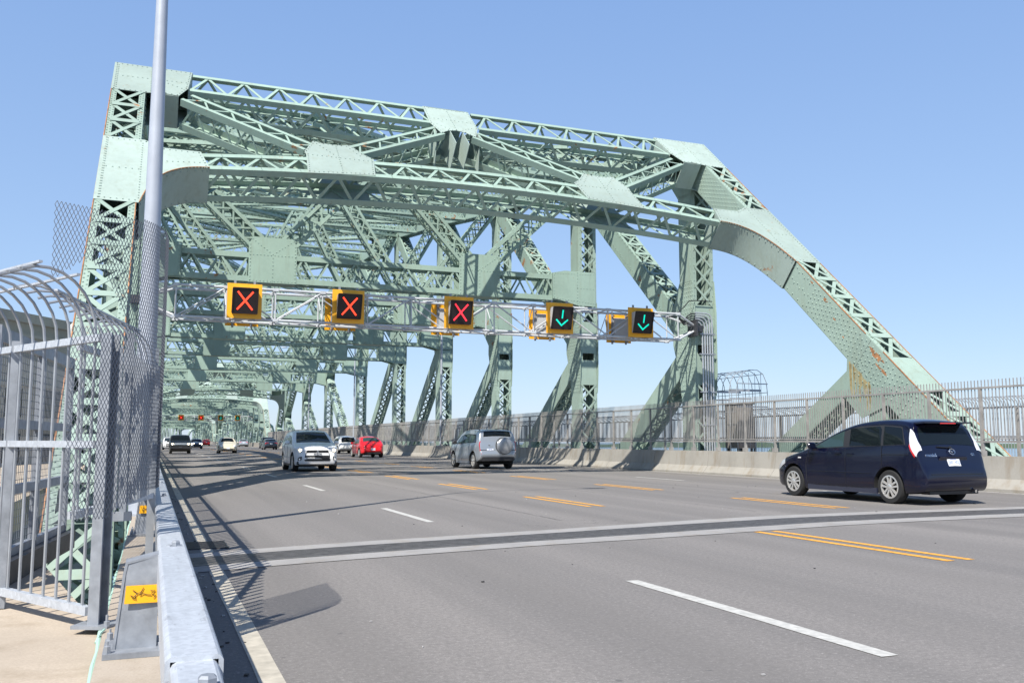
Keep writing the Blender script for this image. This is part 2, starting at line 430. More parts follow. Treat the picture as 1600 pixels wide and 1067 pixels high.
# cover plate seams (butt straps, proud of the web) and rust along the edges
mb=MB()
for s in(-9.2,-13.6,-18.2):
    mb.boxv(pp(XI-.0205,s,-DP/2),PE*.004,XA*.003,PN*(DP/2+.01))
st=part('seam_strip',mb,'dark_steel',ep)
mb=MB()
for s0,s1 in((-21.5,-14.2),(-13.3,-6.9)):
    mb.boxv(pp(XI-.012,(s0+s1)/2,.03),PE*((s1-s0)/2),XA*.012,PN*.014)
mb.boxv(pp(XO+.012,-11,.03),PE*9.5,XA*.012,PN*.014)
# flaking patches on the web
def blob(mb,X,s,d,a,b,seed,n=15):
    rnd=random.Random(seed); pts=[]
    for k in range(n):
        q=2*math.pi*k/n; r=.55+.6*rnd.random(); pts.append(pp(X,s+a*r*math.cos(q),d+b*r*math.sin(q)))
    mb.plate(pts,-XA,.004)
for s,d,a,b,sd in((-14.05,-.22,.42,.10,1),(-14.5,-.42,.30,.05,2),(-11.2,-.18,.14,.06,3),(-11.9,-.42,.09,.035,4),(-17.9,-.18,.40,.14,5),(-10.3,-.1,.1,.03,6),(-12.6,-.62,.07,.03,7),(-18.3,-.5,.28,.10,8)):
    blob(mb,XI-.0215,s,d,a,b,sd)
part('rusty_edge',mb,'rust',ep)
mb=MB(); rnd=random.Random(5)
for k in range(14):     # brown run-off on the gusset under the post
    s0=-13.3-k*.085; o=pp(XI-.0235,s0,-1.0-rnd.random()*.06); w=.012+rnd.random()*.03; L=.3+rnd.random()*.75
    mb.plate([o+YA*-w,o+YA*w,o+YA*(w*.6)-ZA*L,o-ZA*(L*1.1),o-YA*(w*.7)-ZA*L*.9],-XA,.003)
part('rust_streak',mb,'stain',ep)
dupm(ep,[MIR,FLIP,MIR@FLIP])
# ---- portal knee and corner plates (front and back of the inclined plane)
def mir(pts): return [(2*CX-a,b) for a,b in pts]
corner=[(-1.58,.03),(.80,.03),(.66,-1.40),(.38,-2.08),(.01,-2.03),(-.40,-2.10),(-.60,-2.16),(-1.58,-2.16)]
arc=[(1.22,-6.88),(.85,-6.93),(.45,-7.10),(.10,-7.42),(-.15,-7.85),(-.36,-8.40),(-.52,-9.22)]
def fine(T,it=2):
    for _ in range(it):
        o=[T[0]]
        for (a,b),(c,d) in zip(T,T[1:]): o+= [(a+(c-a)*.25,b+(d-b)*.25),(a+(c-a)*.75,b+(d-b)*.75)]
        T=o+[T[-1]]
    return T
arc0=arc; arc=fine(arc)
knee=[(-1.58,-5.55),(-.5,-5.55),(0.,-5.92),(1.0,-5.92)]+arc+[(-1.58,-9.22)]
def rivpoly(mb,pts,d,step=.14,inset=.06,n=PN):
    c=(sum(p[0] for p in pts)/len(pts),sum(p[1] for p in pts)/len(pts))
    for i in range(len(pts)):
        a,b=pts[i],pts[(i+1)%len(pts)]
        f=lambda p:(p[0]+(c[0]-p[0])*inset,p[1]+(c[1]-p[1])*inset)
        a,b=f(a),f(b); mb.rivline(pp(a[0],a[1],d),pp(b[0],b[1],d),n,step,.019)
def gus(pts,front=.052,t=.016,riv=True,back=True,extra=()):
    mb=MB()
    mb.plate([pp(a,b,front) for a,b in pts],PN,t)
    if back: mb.plate([pp(a,b,-DP-front+.02) for a,b in pts],-PN,t)
    if riv:
        rivpoly(mb,pts,front)
        for a,b in extra: mb.rivline(pp(*a,front),pp(*b,front),PN,.14,.019)
    return mb
mb=gus(corner,extra=(((-1.3,-1.05),(.6,-.95)),((-.45,-.2),(-.45,-2.0)),((.05,-1.2),(.6,-1.55)),((-1.45,-.2),(-1.45,-2.0))))
# box sides between front and back plate, under the corner
for a,b in(((.38,-2.08),(.01,-2.03)),((.80,.03),(.66,-1.40)),((.80,.03),(-1.58,.03))):
    mb.plate([pp(*a,.03),pp(*b,.03),pp(*b,-DP-.03),pp(*a,-DP-.03)],(pp(*b)-pp(*a)).cross(PN),.015)
mb.plate([pp(-.40,-2.10,.03),pp(.38,-2.08,.03),pp(.38,-2.08,-DP-.03),pp(-.40,-2.10,-DP-.03)],-PE,.02)
cp=part('corner_plate',mb,'green_sunlit'); dupm(cp,[MIR,FLIP,MIR@FLIP])
mb=gus(knee,extra=(((-1.45,-5.7),(-1.45,-9.1)),((-.55,-5.8),(-.55,-9.0)),((-1.4,-7.4),(-.6,-7.4)),((.1,-6.75),(1.1,-6.6))))
for i in range(len(arc)-1):
    a,b=arc[i],arc[i+1]
    mb.plate([pp(*a,.03),pp(*b,.03),pp(*b,-DP-.03),pp(*a,-DP-.03)],V((1,0,0))*.5-PE,.02)
    m=((a[0]+b[0])/2,(a[1]+b[1])/2); dn=(pp(*b)-pp(*a)).cross(PN); dn=dn if dn.dot(XA*.5-PE)>0 else -dn
    for fr in((.5,) if i%2 else ()):
        q=(a[0]+(b[0]-a[0])*fr,a[1]+(b[1]-a[1])*fr)
        for dd in(-.05,-DP+.05): mb.rivet(pp(q[0],q[1],dd)+dn.normalized()*.003,dn,.018)
mb.plate([pp(1.0,-5.92,.02),pp(1.22,-6.88,.02),pp(1.22,-6.88,-DP-.02),pp(1.0,-5.92,-DP-.02)],XA,.015)
mbr=MB()
for i in range(len(arc)-1):
    a,b=arc[i],arc[i+1]; mbr.bar(pp(*a,.066),pp(*b,.066),.02,.03,PN)
kp=part('knee_plate',mb,'green_sunlit'); part('rusty_edge',mbr,'rust',kp); dupm(kp,[MIR,FLIP,MIR@FLIP])
# ---- portal top strut and arched lower strut
for x0,x1 in((.72,8.88),(10.64,2*CX-.72)):
    mb=MB(); lattice4(mb,pp(x0,-.72,-DP/2),pp(x1,-.72,-DP/2),PE,PN,1.42,DP,ch=.19,pitch=.57,bw=.09,chv=.16)
    ts=part('portal_strut',mb); dupm(ts,[FLIP])
fu=lambda X:-4.98-.94*((X-CX)/8.66)**2
fl=lambda X:-6.06-.82*((X-CX)/8.66)**2
for x0,x1 in((1.0,2*CX-1.0),):
    mb=MB(); lattice4(mb,pp(x0,-5.9,-DP/2),pp(x1,-5.9,-DP/2),PE,PN,1.0,DP,ch=.2,pitch=.55,bw=.09,chv=.16,
             arch=lambda s,i,x0=x0:(fu(x0+s)+5.4) if i>0 else (fl(x0+s)+6.4))
    ls=part('portal_strut',mb); dupm(ls,[FLIP])
# ---- portal W bracing and its plates
def pbrace(a,b,w):
    mb=MB(); A=pp(*a,-DP/2);B=pp(*b,-DP/2); e=(B-A).normalized(); u=PN.cross(e)
    lattice4(mb,A,B,u,PN,w,DP,ch=.13,pitch=.48,bw=.06,chv=.2); return mb
for a,b in(((.62,-1.95),(4.2,-4.62)),((5.66,-4.46),(8.98,-1.98))):
    br=part('portal_brace',pbrace(a,b,.62)); dupm(br,[MIR,FLIP,MIR@FLIP])
low=[(4.05,-5.2),(4.02,-4.98),(4.36,-4.18),(4.65,-4.27),(4.95,-4.29),(5.25,-4.26),(5.52,-4.17),(5.88,-4.74),(6.17,-5.02),(6.05,-6.14),(3.98,-6.44)]
mb=gus(low,.016,.014,extra=(((4.1,-5.2),(6.1,-5.2)),((5.05,-4.3),(5.05,-6.2)),((4.45,-4.35),(4.9,-5.0)),((5.4,-4.3),(5.75,-4.9))))
g=part('gusset_plate',mb,'green_sunlit'); dupm(g,[MIR,FLIP,MIR@FLIP])
mid=[(8.78,.03),(10.54,.03),(10.56,-1.42),(10.30,-2.22),(10.0,-1.95),(9.66,-1.83),(9.32,-1.95),(9.02,-2.22),(8.76,-1.42)]
mb=gus(mid,.016,.014,extra=(((9.0,-1.0),(10.4,-1.0)),((9.66,-.2),(9.66,-1.6)),((9.0,-1.5),(9.4,-1.8)),((10.3,-1.5),(9.9,-1.8))))
for x in(8.86,9.42,9.90,10.46): mb.plate([pp(x,-1.2 if x in(8.86,10.46) else -1.85,0),pp(x,-2.2 if x in(8.86,10.46) else -2.9,0),pp(x,-2.9,-DP),pp(x,-1.2,-DP)],XA,.02)
mb.plate([pp(8.9,-.0,0.03),pp(10.42,0,.03),pp(10.42,0,-DP-.03),pp(8.9,0,-DP-.03)],PE,.015)
g=part('gusset_plate',mb,'green_sunlit'); dupm(g,[FLIP])

# ---- verticals, with their gussets
def vgus(mb,x,nx,Y,z,h0,h1,w0,riv):
    """gusset on the web at x, facing nx: narrow foot, wide middle, narrow head"""
    pts=[(-.5,z-h0),(.5,z-h0),(.62,z-h0*.55),(w0,z+.1),(w0*.95,z+h1*.6),(.5,z+h1),(-.5,z+h1),(-.62,z+h1*.5),(-.6,z-h0*.5)]
    P=[V((x,Y+a,b)) for a,b in pts]; mb.plate(P,XA*nx,.02)
    if riv:
        for k in range(int((h0+h1)/.17)):
            zz=z-h0+.1+k*.17
            t=(zz-(z-h0))/(h0+h1); half=.45 if t<.12 or t>.9 else .55
            for j in range(7):
                yy=-half+j*(half+w0*.75*(1-abs(t-.5)*1.4))/6+(.06 if k%2 else 0)
                mb.rivet((x+nx*.001,Y+yy,zz),XA*nx,.02)
for i,Y in enumerate(NODES):
    mb=MB(); zt=ZT[i]+(.5 if 0<i<8 else -.45)
    z0=ZB; zs=ZM[i]
    sol=[(zs-1.6-z0,zs-.35-z0),(zs+.0-z0,zs+1.6-z0)]
    if 0<i<8: sol.append((8.1-z0,9.75-z0))
    sol=sorted(sol); m=[]
    for a,b in sol:
        if m and a<=m[-1][1]+.05: m[-1]=(m[-1][0],max(b,m[-1][1]))
        else: m.append((a,b))
    m=[q for q in m]; m.append((zt-z0-.9,zt-z0))
    laced(mb,(XC,Y,z0),(XC,Y,zt),XA,YA,XO-XI,.92,solid=m,solid_b=[(zs-1.7-z0,zs+1.7-z0)],mingap=.5,pitch=.74,style='X',bw=.085,riv=.3 if i<3 else 0,lip=.17)
    vp=part('vertical_post',mb,'green_rusty')
    sg=1 if i<5 else -1
    for x,nx in((XI-.022,-1),(XO+.042,1)):
        mb=MB()
        vgus(mb,x,nx,Y,zs,2.0,2.6,1.05*sg,i<3 and nx<0)
        t=ZT[i]; mb.plate([V((x,Y-.75,t-.5)),V((x,Y-.45,t-1.5)),V((x,Y+.45,t-1.5)),V((x,Y+1.1,t-.7)),V((x,Y+1.1,t+(.45 if 0<i<8 else -.3))),V((x,Y-.75,t+(.45 if 0<i<8 else -.4)))],XA*nx,.02); mb.box(min(x,x-nx*.02),max(x,x-nx*.02),Y-.4,Y+.4,zs+2.4,t-1.4)
        part('gusset_plate',mb,'green_rusty',vp)
    dupm(vp,[MIR])
# ---- chords and K diagonals
def member(p,q,D,style='XB',pitch=.85,W=XO-XI-.08,solid=None,bw=.09):
    A=V((XC,*p));B=V((XC,*q)); e=(B-A).normalized(); v=XA.cross(e)
    if v.z<0: v=-v
    L=(B-A).length; mb=MB(); laced(mb,A,B,XA,v,W,D,solid=solid if solid is not None else[(0,1.4),(L-1.6,L)],pitch=pitch,style=style,bw=bw,lip=.13)
    return mb
for i in range(8):
    Y0,Y1=NODES[i],NODES[i+1]
    a,b=(i,i+1) if i<5 else (i+1,i)
    mbm=member((NODES[a]+(.3 if i<5 else -.3),ZM[a]+.5),(NODES[b],ZT[b]-.3),.86)
    if i<3:
        A=V((XI+.02,NODES[a],ZM[a]+.5));B=V((XI+.02,NODES[b],ZT[b]-.3)); e=(B-A).normalized(); v=XA.cross(e)
        for d in(-.36,.36,-.30,.30): mbm.rivline(A+v*d,B+v*d,-XA,.3,.018,off=.5 if abs(d)<.33 else 0)
    dupm(part('diagonal',mbm,'green'),[MIR])
    dupm(part('diagonal',member((NODES[a]+(.2 if i<5 else -.2),ZM[a]-.4),(NODES[b],ZB+.3),.86,'X',.7),'green_rusty'),[MIR])
    mbm=member((Y0,ZT[i]),(Y1,ZT[i+1]),1.05,'X',.8)
    mbm2=mbm; A=V((XC,Y0,ZT[i]+.575));B=V((XC,Y1,ZT[i+1]+.575)); e=(B-A).normalized(); mbm2.boxv((A+B)/2,e*((B-A).length/2),XA*.46,XA.cross(e)*.008)
    dupm(part('top_chord',mbm2),[MIR])
Ybase=31.1-(13.4-ZB)/.92
for y0,y1 in [(Ybase,NODES[0])]+[(NODES[i],NODES[i+1]) for i in range(8)]+[(NODES[-1],2*YC-Ybase)]:
    dupm(part('bottom_chord',member((y0,ZB),(y1,ZB),1.1,'X',1.0),'green_rusty'),[MIR])
# end panel: sub-strut from the middle of the end post down to the first vertical, with a hanger
m0=pp(XC,-13.9,-.55)
mbm=member((m0.y,m0.z),(NODES[0],ZB+.4),.6,'XB',.8); x=XI-.02
mbm.plate([V((x,m0.y-1.1,m0.z-1.2)),V((x,m0.y+.35,m0.z-1.7)),V((x,m0.y+1.0,m0.z-1.1)),V((x,m0.y+.85,m0.z+.45)),V((x,m0.y+.25,m0.z+.75))],-XA,.02)
for k in range(6):
    for j in range(4): mbm.rivet((x-.001,m0.y-.2+k*.15,m0.z-1.0+j*.3+(.1 if k%2 else 0)),-XA,.02)
ss=part('diagonal',mbm,'green_rusty'); dupm(ss,[MIR,FLIP,MIR@FLIP])
mb=MB(); laced(mb,(XC,m0.y-.2,ZB),(XC,m0.y-.2,m0.z-1.2),XA,YA,.86,.6,solid=[(0,.8)],pitch=.6); hg=part('hanger',mb,'green_rusty'); dupm(hg,[MIR,FLIP,MIR@FLIP])
# ---- sway frames
def swayplate(X,Yf,riv):
    mb=MB()
    pts=[(X-1.05,8.2),(X+1.05,8.2),(X+1.05,9.95),(X+.85,10.25),(X-.85,10.25),(X-1.05,9.95)]
    for yy,n in((Yf-.012,-YA),(Yf+.872,YA)): mb.plate([V((a,yy,b)) for a,b in pts],n,.012)
    mb.box(X-1.05,X+1.05,Yf,Yf+.86,8.185,8.197)
    if riv:
        y=Yf-.012
        for a,b in(((X-.98,8.3),(X-.98,9.9)),((X+.98,8.3),(X+.98,9.9)),((X,8.3),(X,9.5)),((X-1,9.45),(X+1,9.45)),((X-.9,10.15),(X-.15,9.6)),((X+.9,10.15),(X+.15,9.6)),((X-1,8.28),(X+1,8.28))):
            mb.rivline((a[0],y,a[1]),(b[0],y,b[1]),-YA,.15,.02)
    return mb
def endplate(sx,Yf,riv):
    mb=MB()
    f=(lambda a:2*CX-a) if sx else (lambda a:a)
    pts=[(f(-1.5),8.0),(f(-.55),8.0),(f(.5),8.25),(f(.9),8.3),(f(.9),9.6),(f(.2),9.75),(f(-1.5),9.75)]
    mb.plate([V((a,Yf-.07,b)) for a,b in pts],-YA,.02); mb.plate([V((a,Yf+1.0,b)) for a,b in pts],YA,.02)
    x0,x1=sorted((f(.87),f(.885))); mb.box(x0,x1,Yf-.07,Yf+1.0,8.3,9.6)
    if riv:
        for a,b in(((-1.4,8.15),(.8,8.35)),((.8,8.4),(.8,9.5)),((-.5,8.1),(-.5,9.7)),((-1.4,8.9),(-.5,8.9)),((-1.4,9.65),(.75,9.6))):
            mb.rivline((f(a[0]),Yf-.07,a[1]),(f(b[0]),Yf-.07,b[1]),-YA,.15,.02)
    return mb
for i in range(1,8):
    Yf=NODES[i]-.44
    mb=MB(); lattice4(mb,(-.5,Yf+.43,8.87),(XI-.02,Yf+.43,8.87),ZA,YA,1.3,.86,ch=.24,pitch=.60,bw=.085,chv=.16)
    sw=part('sway_strut',mb)
    [part('gusset_plate',swayplate(X,Yf,i<4),'green',sw) for X in(4.75,2*CX-4.75)]; [part('end_plate',endplate(q,Yf,i<4),'green',sw) for q in(0,1)]
    mb=MB(); zt=ZT[i]; lattice4(mb,(-.5,Yf+.43,zt),(XI-.02,Yf+.43,zt),ZA,YA,1.0,.86,ch=.18,pitch=.72,bw=.08); part('top_strut',mb)
    for a,b in(((4.1,10.0),(-.3,zt-.5)),((5.4,10.0),(9.2,zt-.5))):
        A=V((a[0],Yf+.43,a[1]));B=V((b[0],Yf+.43,b[1])); e=(B-A).normalized(); mb=MB()
        lattice4(mb,A,B,YA.cross(e),YA,.78,.8,ch=.15,pitch=.62,bw=.075,style='X',faces='uv'); dupm(part('sway_brace',mb),[MIR])
# ---- top laterals between the top chords
for i in range(8):
    for s in(0,1):
        A=V((-.4 if s else XI,NODES[i],ZT[i]-.2));B=V((CX,(NODES[i]+NODES[i+1])/2,(ZT[i]+ZT[i+1])/2-.2))
        for P,Q in((A,B),(B,V((XI if s else -.4,NODES[i+1],ZT[i+1]-.2)))):
            e=(Q-P).normalized(); mb=MB(); u=e.cross(ZA).normalized(); lattice4(mb,P,Q,u,u.cross(e),.7,.6,ch=.13,pitch=.7,bw=.07,style='X'); part('lateral_brace',mb)
for i in range(8):      # lighter struts and crossing laterals half way along each panel
    ym,zm=(NODES[i]+NODES[i+1])/2,(ZT[i]+ZT[i+1])/2
    mb=MB(); lattice4(mb,(-.4,ym,zm-.25),(XI-.02,ym,zm-.25),ZA,YA,.8,.6,ch=.14,pitch=.62,bw=.07,style='X'); part('top_strut',mb)
    for k in(0,1):
        ya,za=(NODES[i+k],ZT[i+k])
        for s_ in(0,1):
            P=V((4.6 if s_ else 2*CX-4.6,ya,za-.25)); Q=V((CX,ym,zm-.25)); e=(Q-P).normalized(); mb=MB(); u=e.cross(ZA).normalized(); lattice4(mb,P,Q,u,u.cross(e),.5,.5,ch=.11,pitch=.6,bw=.055); part('lateral_brace',mb)
# floor beams under the deck
mb=MB()
for Y in NODES:
    mb=MB(); mb.box(-.6,XI,Y-.2,Y+.2,-2.4,-.55); part('floor_beam',mb,'green_rusty')
SPAN_LEN=2*YC-2*Ybase+1.5
span2=tree_copy(span,'green steel truss span continuing beyond the first, seen far down the road',loc=(0,SPAN_LEN,0))
span3=tree_copy(span,'farthest green truss span, a small lattice tunnel where the road vanishes',loc=(0,2*SPAN_LEN,0))
span4=tree_copy(span,'last green truss span, turned with the curve at the far end of the road',loc=(0,3*SPAN_LEN,0),rz=R(-7))
span4.location=(-.5,3*SPAN_LEN-2,0)
r4=Matrix.Rotation(R(-7),3,'Z'); r5=Matrix.Rotation(R(-22),3,'Z')
p4=V((-.5,3*SPAN_LEN-2,0))+r4@V((CX,Ybase+SPAN_LEN,0))
span5=tree_copy(span,'green truss span behind the last one, swung to the right at the far curve',loc=tuple(p4-r5@V((CX,Ybase,0))),rz=R(-22))
for s in(span,span2,span3,span4,span5): s['group']='truss spans of the bridge'
# ------------------------------------------------------------------ ground, deck, road
def slab(name,poly,z0,z1,mat):
    mb=MB(); mb.plate([V((a,b,z1)) for a,b in poly],ZA,z1-z0); return struct(mb.build(name,M[mat]))
YN,YF=-25,620
slab('road',[(.2,YN),(18.9,YN),(18.9,YF),(.2,YF)],-.5,0,'asphalt')
slab('kerb',[(-.19,YN),(.24,YN),(.24,YF),(-.19,YF)],-.8,.25,'kerb')
slab('sidewalk',[(-5.2,YN),(-.192,YN),(-.192,5.9),(-.35,6.2),(-.75,8.3),(-2.05,10.5),(-2.05,YF),(-5.2,YF)],-.3,.215,'walk')
slab('far_sidewalk',[(21.4,YN),(24.2,YN),(24.2,YF),(21.4,YF)],-.3,.25,'walk')
slab('deck_edge',[(18.902,YN),(19.5,YN),(19.5,YF),(18.902,YF)],-.6,-.002,'kerb')
mb=MB(); mb.plate([V((-9000,-4000,-46)),V((9000,-4000,-46)),V((9000,16000,-46)),V((-9000,16000,-46))],ZA,1); struct(mb.build('river_water',M['water']))
# low wooded shore far away
mb=MB(); rnd=random.Random(4); top=[];pts=[]
for k in range(90):
    q=R(-70+k*140/89); d=6500; pts.append((d*math.sin(q),d*math.cos(q)))
for k in range(89):
    (a,b),(c,d)=pts[k],pts[k+1]; h0=24+10*math.sin(k*.5)+8*math.sin(k*1.7); h1=24+10*math.sin((k+1)*.5)+8*math.sin((k+1)*1.7)
    mb.add([(a,b,-46),(c,d,-46),(c,d,-46+h1),(a,b,-46+h0),(a*1.3,b*1.3,-46+h0),(c*1.3,d*1.3,-46+h1)],[(0,1,2,3),(3,2,5,4)])
struct(mb.build('far_hills',M['farland']))
# markings: a thin sheet 4 mm above the road
def mark(name,x,y0,y1,w,mat,z=.004):
    mb=MB(); n=max(1,int((y1-y0)/.6)); rnd=random.Random(int(x*100+y0*7)); L=[];Rr=[]
    for k in range(n+1):
        y=y0+(y1-y0)*k/n; L.append((x-w/2+rnd.uniform(-.004,.004),y,z)); Rr.append((x+w/2+rnd.uniform(-.004,.004),y,z))
    fs=[(k,n+1+k,n+2+k,k+1) for k in range(n)]; mb.add(L+Rr,fs); return struct(mb.build(name,M[mat]))
def strip(y0,y1,avoid): 
    return [(y0,y1)]
JY=lambda X:(10.05+.085*X,12.75-.06*X)             # expansion joint (near, far edge) varies across the road
mark('edge_line',.62,YN,10.1,.13,'cream_paint'); mark('edge_line',.62,10.1,YF,.13,'cream_paint')
mark('edge_line',18.55,YN,YF,.12,'white_paint')
for x,ph in((3.96,4.15),(15.22,24.1)):
    k=-4
    while ph+k*9.15<330:
        y=ph+k*9.15
        if y>-20: mark('lane_dash',x,y,y+3.0,.125,'white_paint')
        k+=1
for x,ys in((7.76,[-5.6,.75,7.1]+[15.3+6.35*k for k in range(46)]),(11.72,[13.3+6.45*k for k in range(48)])):
    for y in ys:
        if y>-8:
            mark('centre_dash',x-.14,y,y+3.2,.11,'yellow_paint'); mark('centre_dash',x+.14,y,y+3.2,.11,'yellow_paint')
# expansion joint: concrete shoulders, dark steel comb between
nearl=[(.25,9.0),(1.5,9.34),(2.32,9.51),(4.25,9.88),(5.83,10.06),(7.56,10.32),(9.41,10.6),(11.08,10.70),(13.02,10.72),(18.85,10.7)]
farl=[(.25,10.5),(1.75,10.91),(2.71,11.11),(4.94,11.51),(7.42,12.05),(9.37,12.35),(11.75,12.42),(14.87,12.3),(18.85,12.2)]
def lt(T,x):
    for (a,b_),(c,d) in zip(T,T[1:]):
        if x<=c: return b_+(d-b_)*(x-a)/(c-a)
    return T[-1][1]
near=[(x,lt(nearl,x)) for x in [.25+k*.6 for k in range(32)]]
def jw(x): return lt(farl,x)-lt(nearl,x)
def jstrip(name,o0,o1,z,mat):
    mb=MB(); a=[(x,y+o0*jw(x),z) for x,y in near]; b=[(x,y+o1*jw(x),z) for x,y in near]; n=len(near)
    mb.add(a+b,[(k,k+1,n+k+1,n+k) for k in range(n-1)]); return struct(mb.build(name,M[mat]))
jstrip('joint_shoulder',0,.29,.006,'joint'); jstrip('joint_shoulder',.71,1,.006,'joint')
jstrip('joint_gap',.289,.711,.002,'dark_steel')
mb=MB()
for k in range(8):
    o=.325+k*.05
    for i in range(len(near)-1):
        (x0,y0),(x1,y1)=near[i],near[i+1]; mb.bar((x0,y0+o*jw(x0),.004),(x1,y1+o*jw(x1),.004),.034,.010)
for o in(.289,.711):
    for i in range(len(near)-1):
        (x0,y0),(x1,y1)=near[i],near[i+1]; mb.bar((x0,y0+o*jw(x0),.006),(x1,y1+o*jw(x1),.006),.03,.012)
struct(mb.build('joint_comb',M['joint_steel']))
# scupper grating by the kerb
mb=MB()
for k in range(14): mb.bar((.36,10.95+k*.055,.009),(.86,10.95+k*.055,.009),.022,.012)
mb.bar((.36,10.93,.009),(.36,11.7,.009),.03,.012); mb.bar((.86,10.93,.009),(.86,11.7,.009),.03,.012)
g=mb.build('drain_grate',M['dark_steel']); tag(g,'small steel drain grating in the gutter at the white edge line','drain')

# tar-sealed seams and cracks, loose grit
def crack(pts,w,seed):
    rnd=random.Random(seed); L=[];Rr=[]; P=[]
    for (a,b_),(c,d) in zip(pts,pts[1:]):
        n=max(2,int(math.hypot(c-a,d-b_)/.18))
        for k in range(n): P.append((a+(c-a)*k/n+rnd.uniform(-.025,.025),b_+(d-b_)*k/n+rnd.uniform(-.025,.025)))
    P.append(pts[-1]); mb=MB()
    for i,(x,y) in enumerate(P):
        q=P[min(i+1,len(P)-1)]; o=P[max(i-1,0)]; t=V((q[0]-o[0],q[1]-o[1],0)).normalized(); n=V((-t.y,t.x,0))*(w*(.5+rnd.random()*.6)/2)
        L.append((x+n.x,y+n.y,.0035)); Rr.append((x-n.x,y-n.y,.0035))
    m=len(P); mb.add(L+Rr,[(k,m+k,m+k+1,k+1) for k in range(m-1)]); return struct(mb.build('road_crack',M['tar']))
for k,(pts,w) in enumerate((([(5.9,12.8),(5.94,40),(5.9,90)],.012),([(9.8,13.2),(9.78,50)],.012),([(13.4,13.2),(13.35,60)],.012),([(8.4,20.5),(9.0,20.8),(9.6,20.7)],.010))): crack(pts,w,k)
mb=MB(); rnd=random.Random(21)
for k in range(420):
    if k<260: x=.30+abs(rnd.gauss(0,.14)); y=rnd.uniform(1,30)
    elif k<330: x=18.82-abs(rnd.gauss(0,.12)); y=rnd.uniform(12,60)
    else: x=rnd.uniform(1,18); y=rnd.uniform(3.2,22)
    r=rnd.uniform(.004,.014); a=rnd.uniform(0,3.1); mb.boxv((x,y,.003+r*.3),V((math.cos(a),math.sin(a),0))*r,V((-math.sin(a),math.cos(a),0))*r*rnd.uniform(.3,.9),ZA*r*.35,k%2)
o=mb.build('road_grit',[M['tar'],M['stone']]); o['kind']='stuff'; o['label']='loose grit and dark specks lying along the road edges'
# ------------------------------------------------------------------ right side: concrete barrier, picket fence, outer fence
prof=[(18.84,0),(18.84,.07),(19.02,.30),(19.10,.84),(19.30,.84),(19.34,0)]
mb=MB(); L=3.86
vs=[(x,0.012,z) for x,z in prof]+[(x,L-.012,z) for x,z in prof]; n=len(prof)
mb.add(vs,[(k,(k+1)%n,n+(k+1)%n,n+k) for k in range(n)]+[tuple(range(n))[::-1],tuple(range(n,2*n))])
bm_=mb.mesh('barrier',M['barrier'])
y=1.5; k=0
while y<170:
    o=link('concrete_barrier',bm_); o.location=(0,y,0)
    tag(o,'grey concrete barrier section, one of the long row below the right hand picket fence','barrier','concrete barrier sections along the road'); y+=L
mb=MB(); mb.box(19.10,19.30,170,620,.002,.84); o=mb.build('concrete_barrier',M['barrier']); tag(o,'distant continuous concrete barrier running out of sight along the road','barrier')

def picket_panel(P,mats,bent=False,spike=True):
    mb=MB(); n=round(P/.1)
    for k in range(n):
        y=(k+.5)*P/n
        if not bent: mb.bar((0,y,1.17),(0,y,2.72),.018,.018,XA)
        else:
            mb.tube([(0,y,.35),(0,y,2.2),(-.06,y,2.38),(-.2,y,2.5),(-.36,y,2.52),(-.42,y,2.45)],.011,5)
    if not bent:
        mb.box(-.028,-.010,0,P,1.165,1.215); mb.box(-.028,-.010,0,P,1.245,1.275); mb.box(-.03,.03,0,P,2.50,2.545)
    else:
        for z in(.42,1.3,2.18): mb.box(-.02,.02,0,P,z,z+.06)
    return mb
pf=thing('picket_fence','weathered grey picket fence with upright bars above the right hand concrete barrier','fence')
P=1.62
pm=picket_panel(P,None).mesh('panel',M['fence']); pmb=MB(); pmb.box(-.035,.035,-.035,.035,.84,2.55); pmb.box(-.09,.05,-.07,.07,.845,.97); pom=pmb.mesh('post',M['fence'])
for k in range(95):
    o=link('panel',pm,pf); o.location=(19.24,11.9+k*P,0)
    o=link('post',pom,pf); o.location=(19.24,11.9+k*P,0)
of=thing('outer_fence','pale outer fence with bars bent inward at the top, beyond the right hand truss','fence')
om=picket_panel(1.8,None,True).mesh('panel',M['galv']); pmb=MB(); pmb.box(-.04,.04,-.04,.04,.25,2.2); opm=pmb.mesh('post',M['fence'])
for k in range(70):
    o=link('panel',om,of); o.location=(23.7,14+k*1.8,0)
    o=link('post',opm,of); o.location=(23.7,14+k*1.8,0)
# arched cage and cabinet by the first vertical
cg=thing('arched_cage','small arched cage of thin bars on the right, beside the first vertical of the truss','cage',(23.0,32.6,0))
mb=MB()
for k in range(10):
    y=-1.45+k*.5; mb.tube([(-.75,y,.25),(-.75,y,3.3),(-.68,y,3.65),(-.45,y,3.98),(-.1,y,4.12),(.3,y,4.12),(.58,y,3.96),(.74,y,3.62),(.78,y,3.2),(.78,y,.25)],.014,6)
mb.build('hoop',M['galv'],cg,True)
mb=MB()
for x,z in((-.75,3.3),(-.45,3.98),(.1,4.13),(.58,3.96),(.78,3.2),(.78,2.2),(-.75,2.4)): mb.bar((x,-1.45,z),(x,3.0,z),.022,.022)
for x in(-.45,-.15,.15,.45): mb.bar((x,-1.47,.25),(x,-1.47,4.0),.014,.014)
mb.bar((-.75,-1.47,3.55),(.78,-1.47,3.55),.04,.04); mb.bar((-.75,-1.47,2.6),(.78,-1.47,2.6),.05,.05)
for y in(-1.0,.4): mb.bar((-.75,y,3.3),(.78,y,3.3),.05,.09); mb.bar((-.75,y,2.95),(.3,y,2.95),.05,.05)
mb.build('rail',M['galv'],cg)
cb=thing('equipment_cabinet','tall dark grey equipment cabinet behind the right hand fence beside the green vertical','cabinet',(22.95,32.0,0))
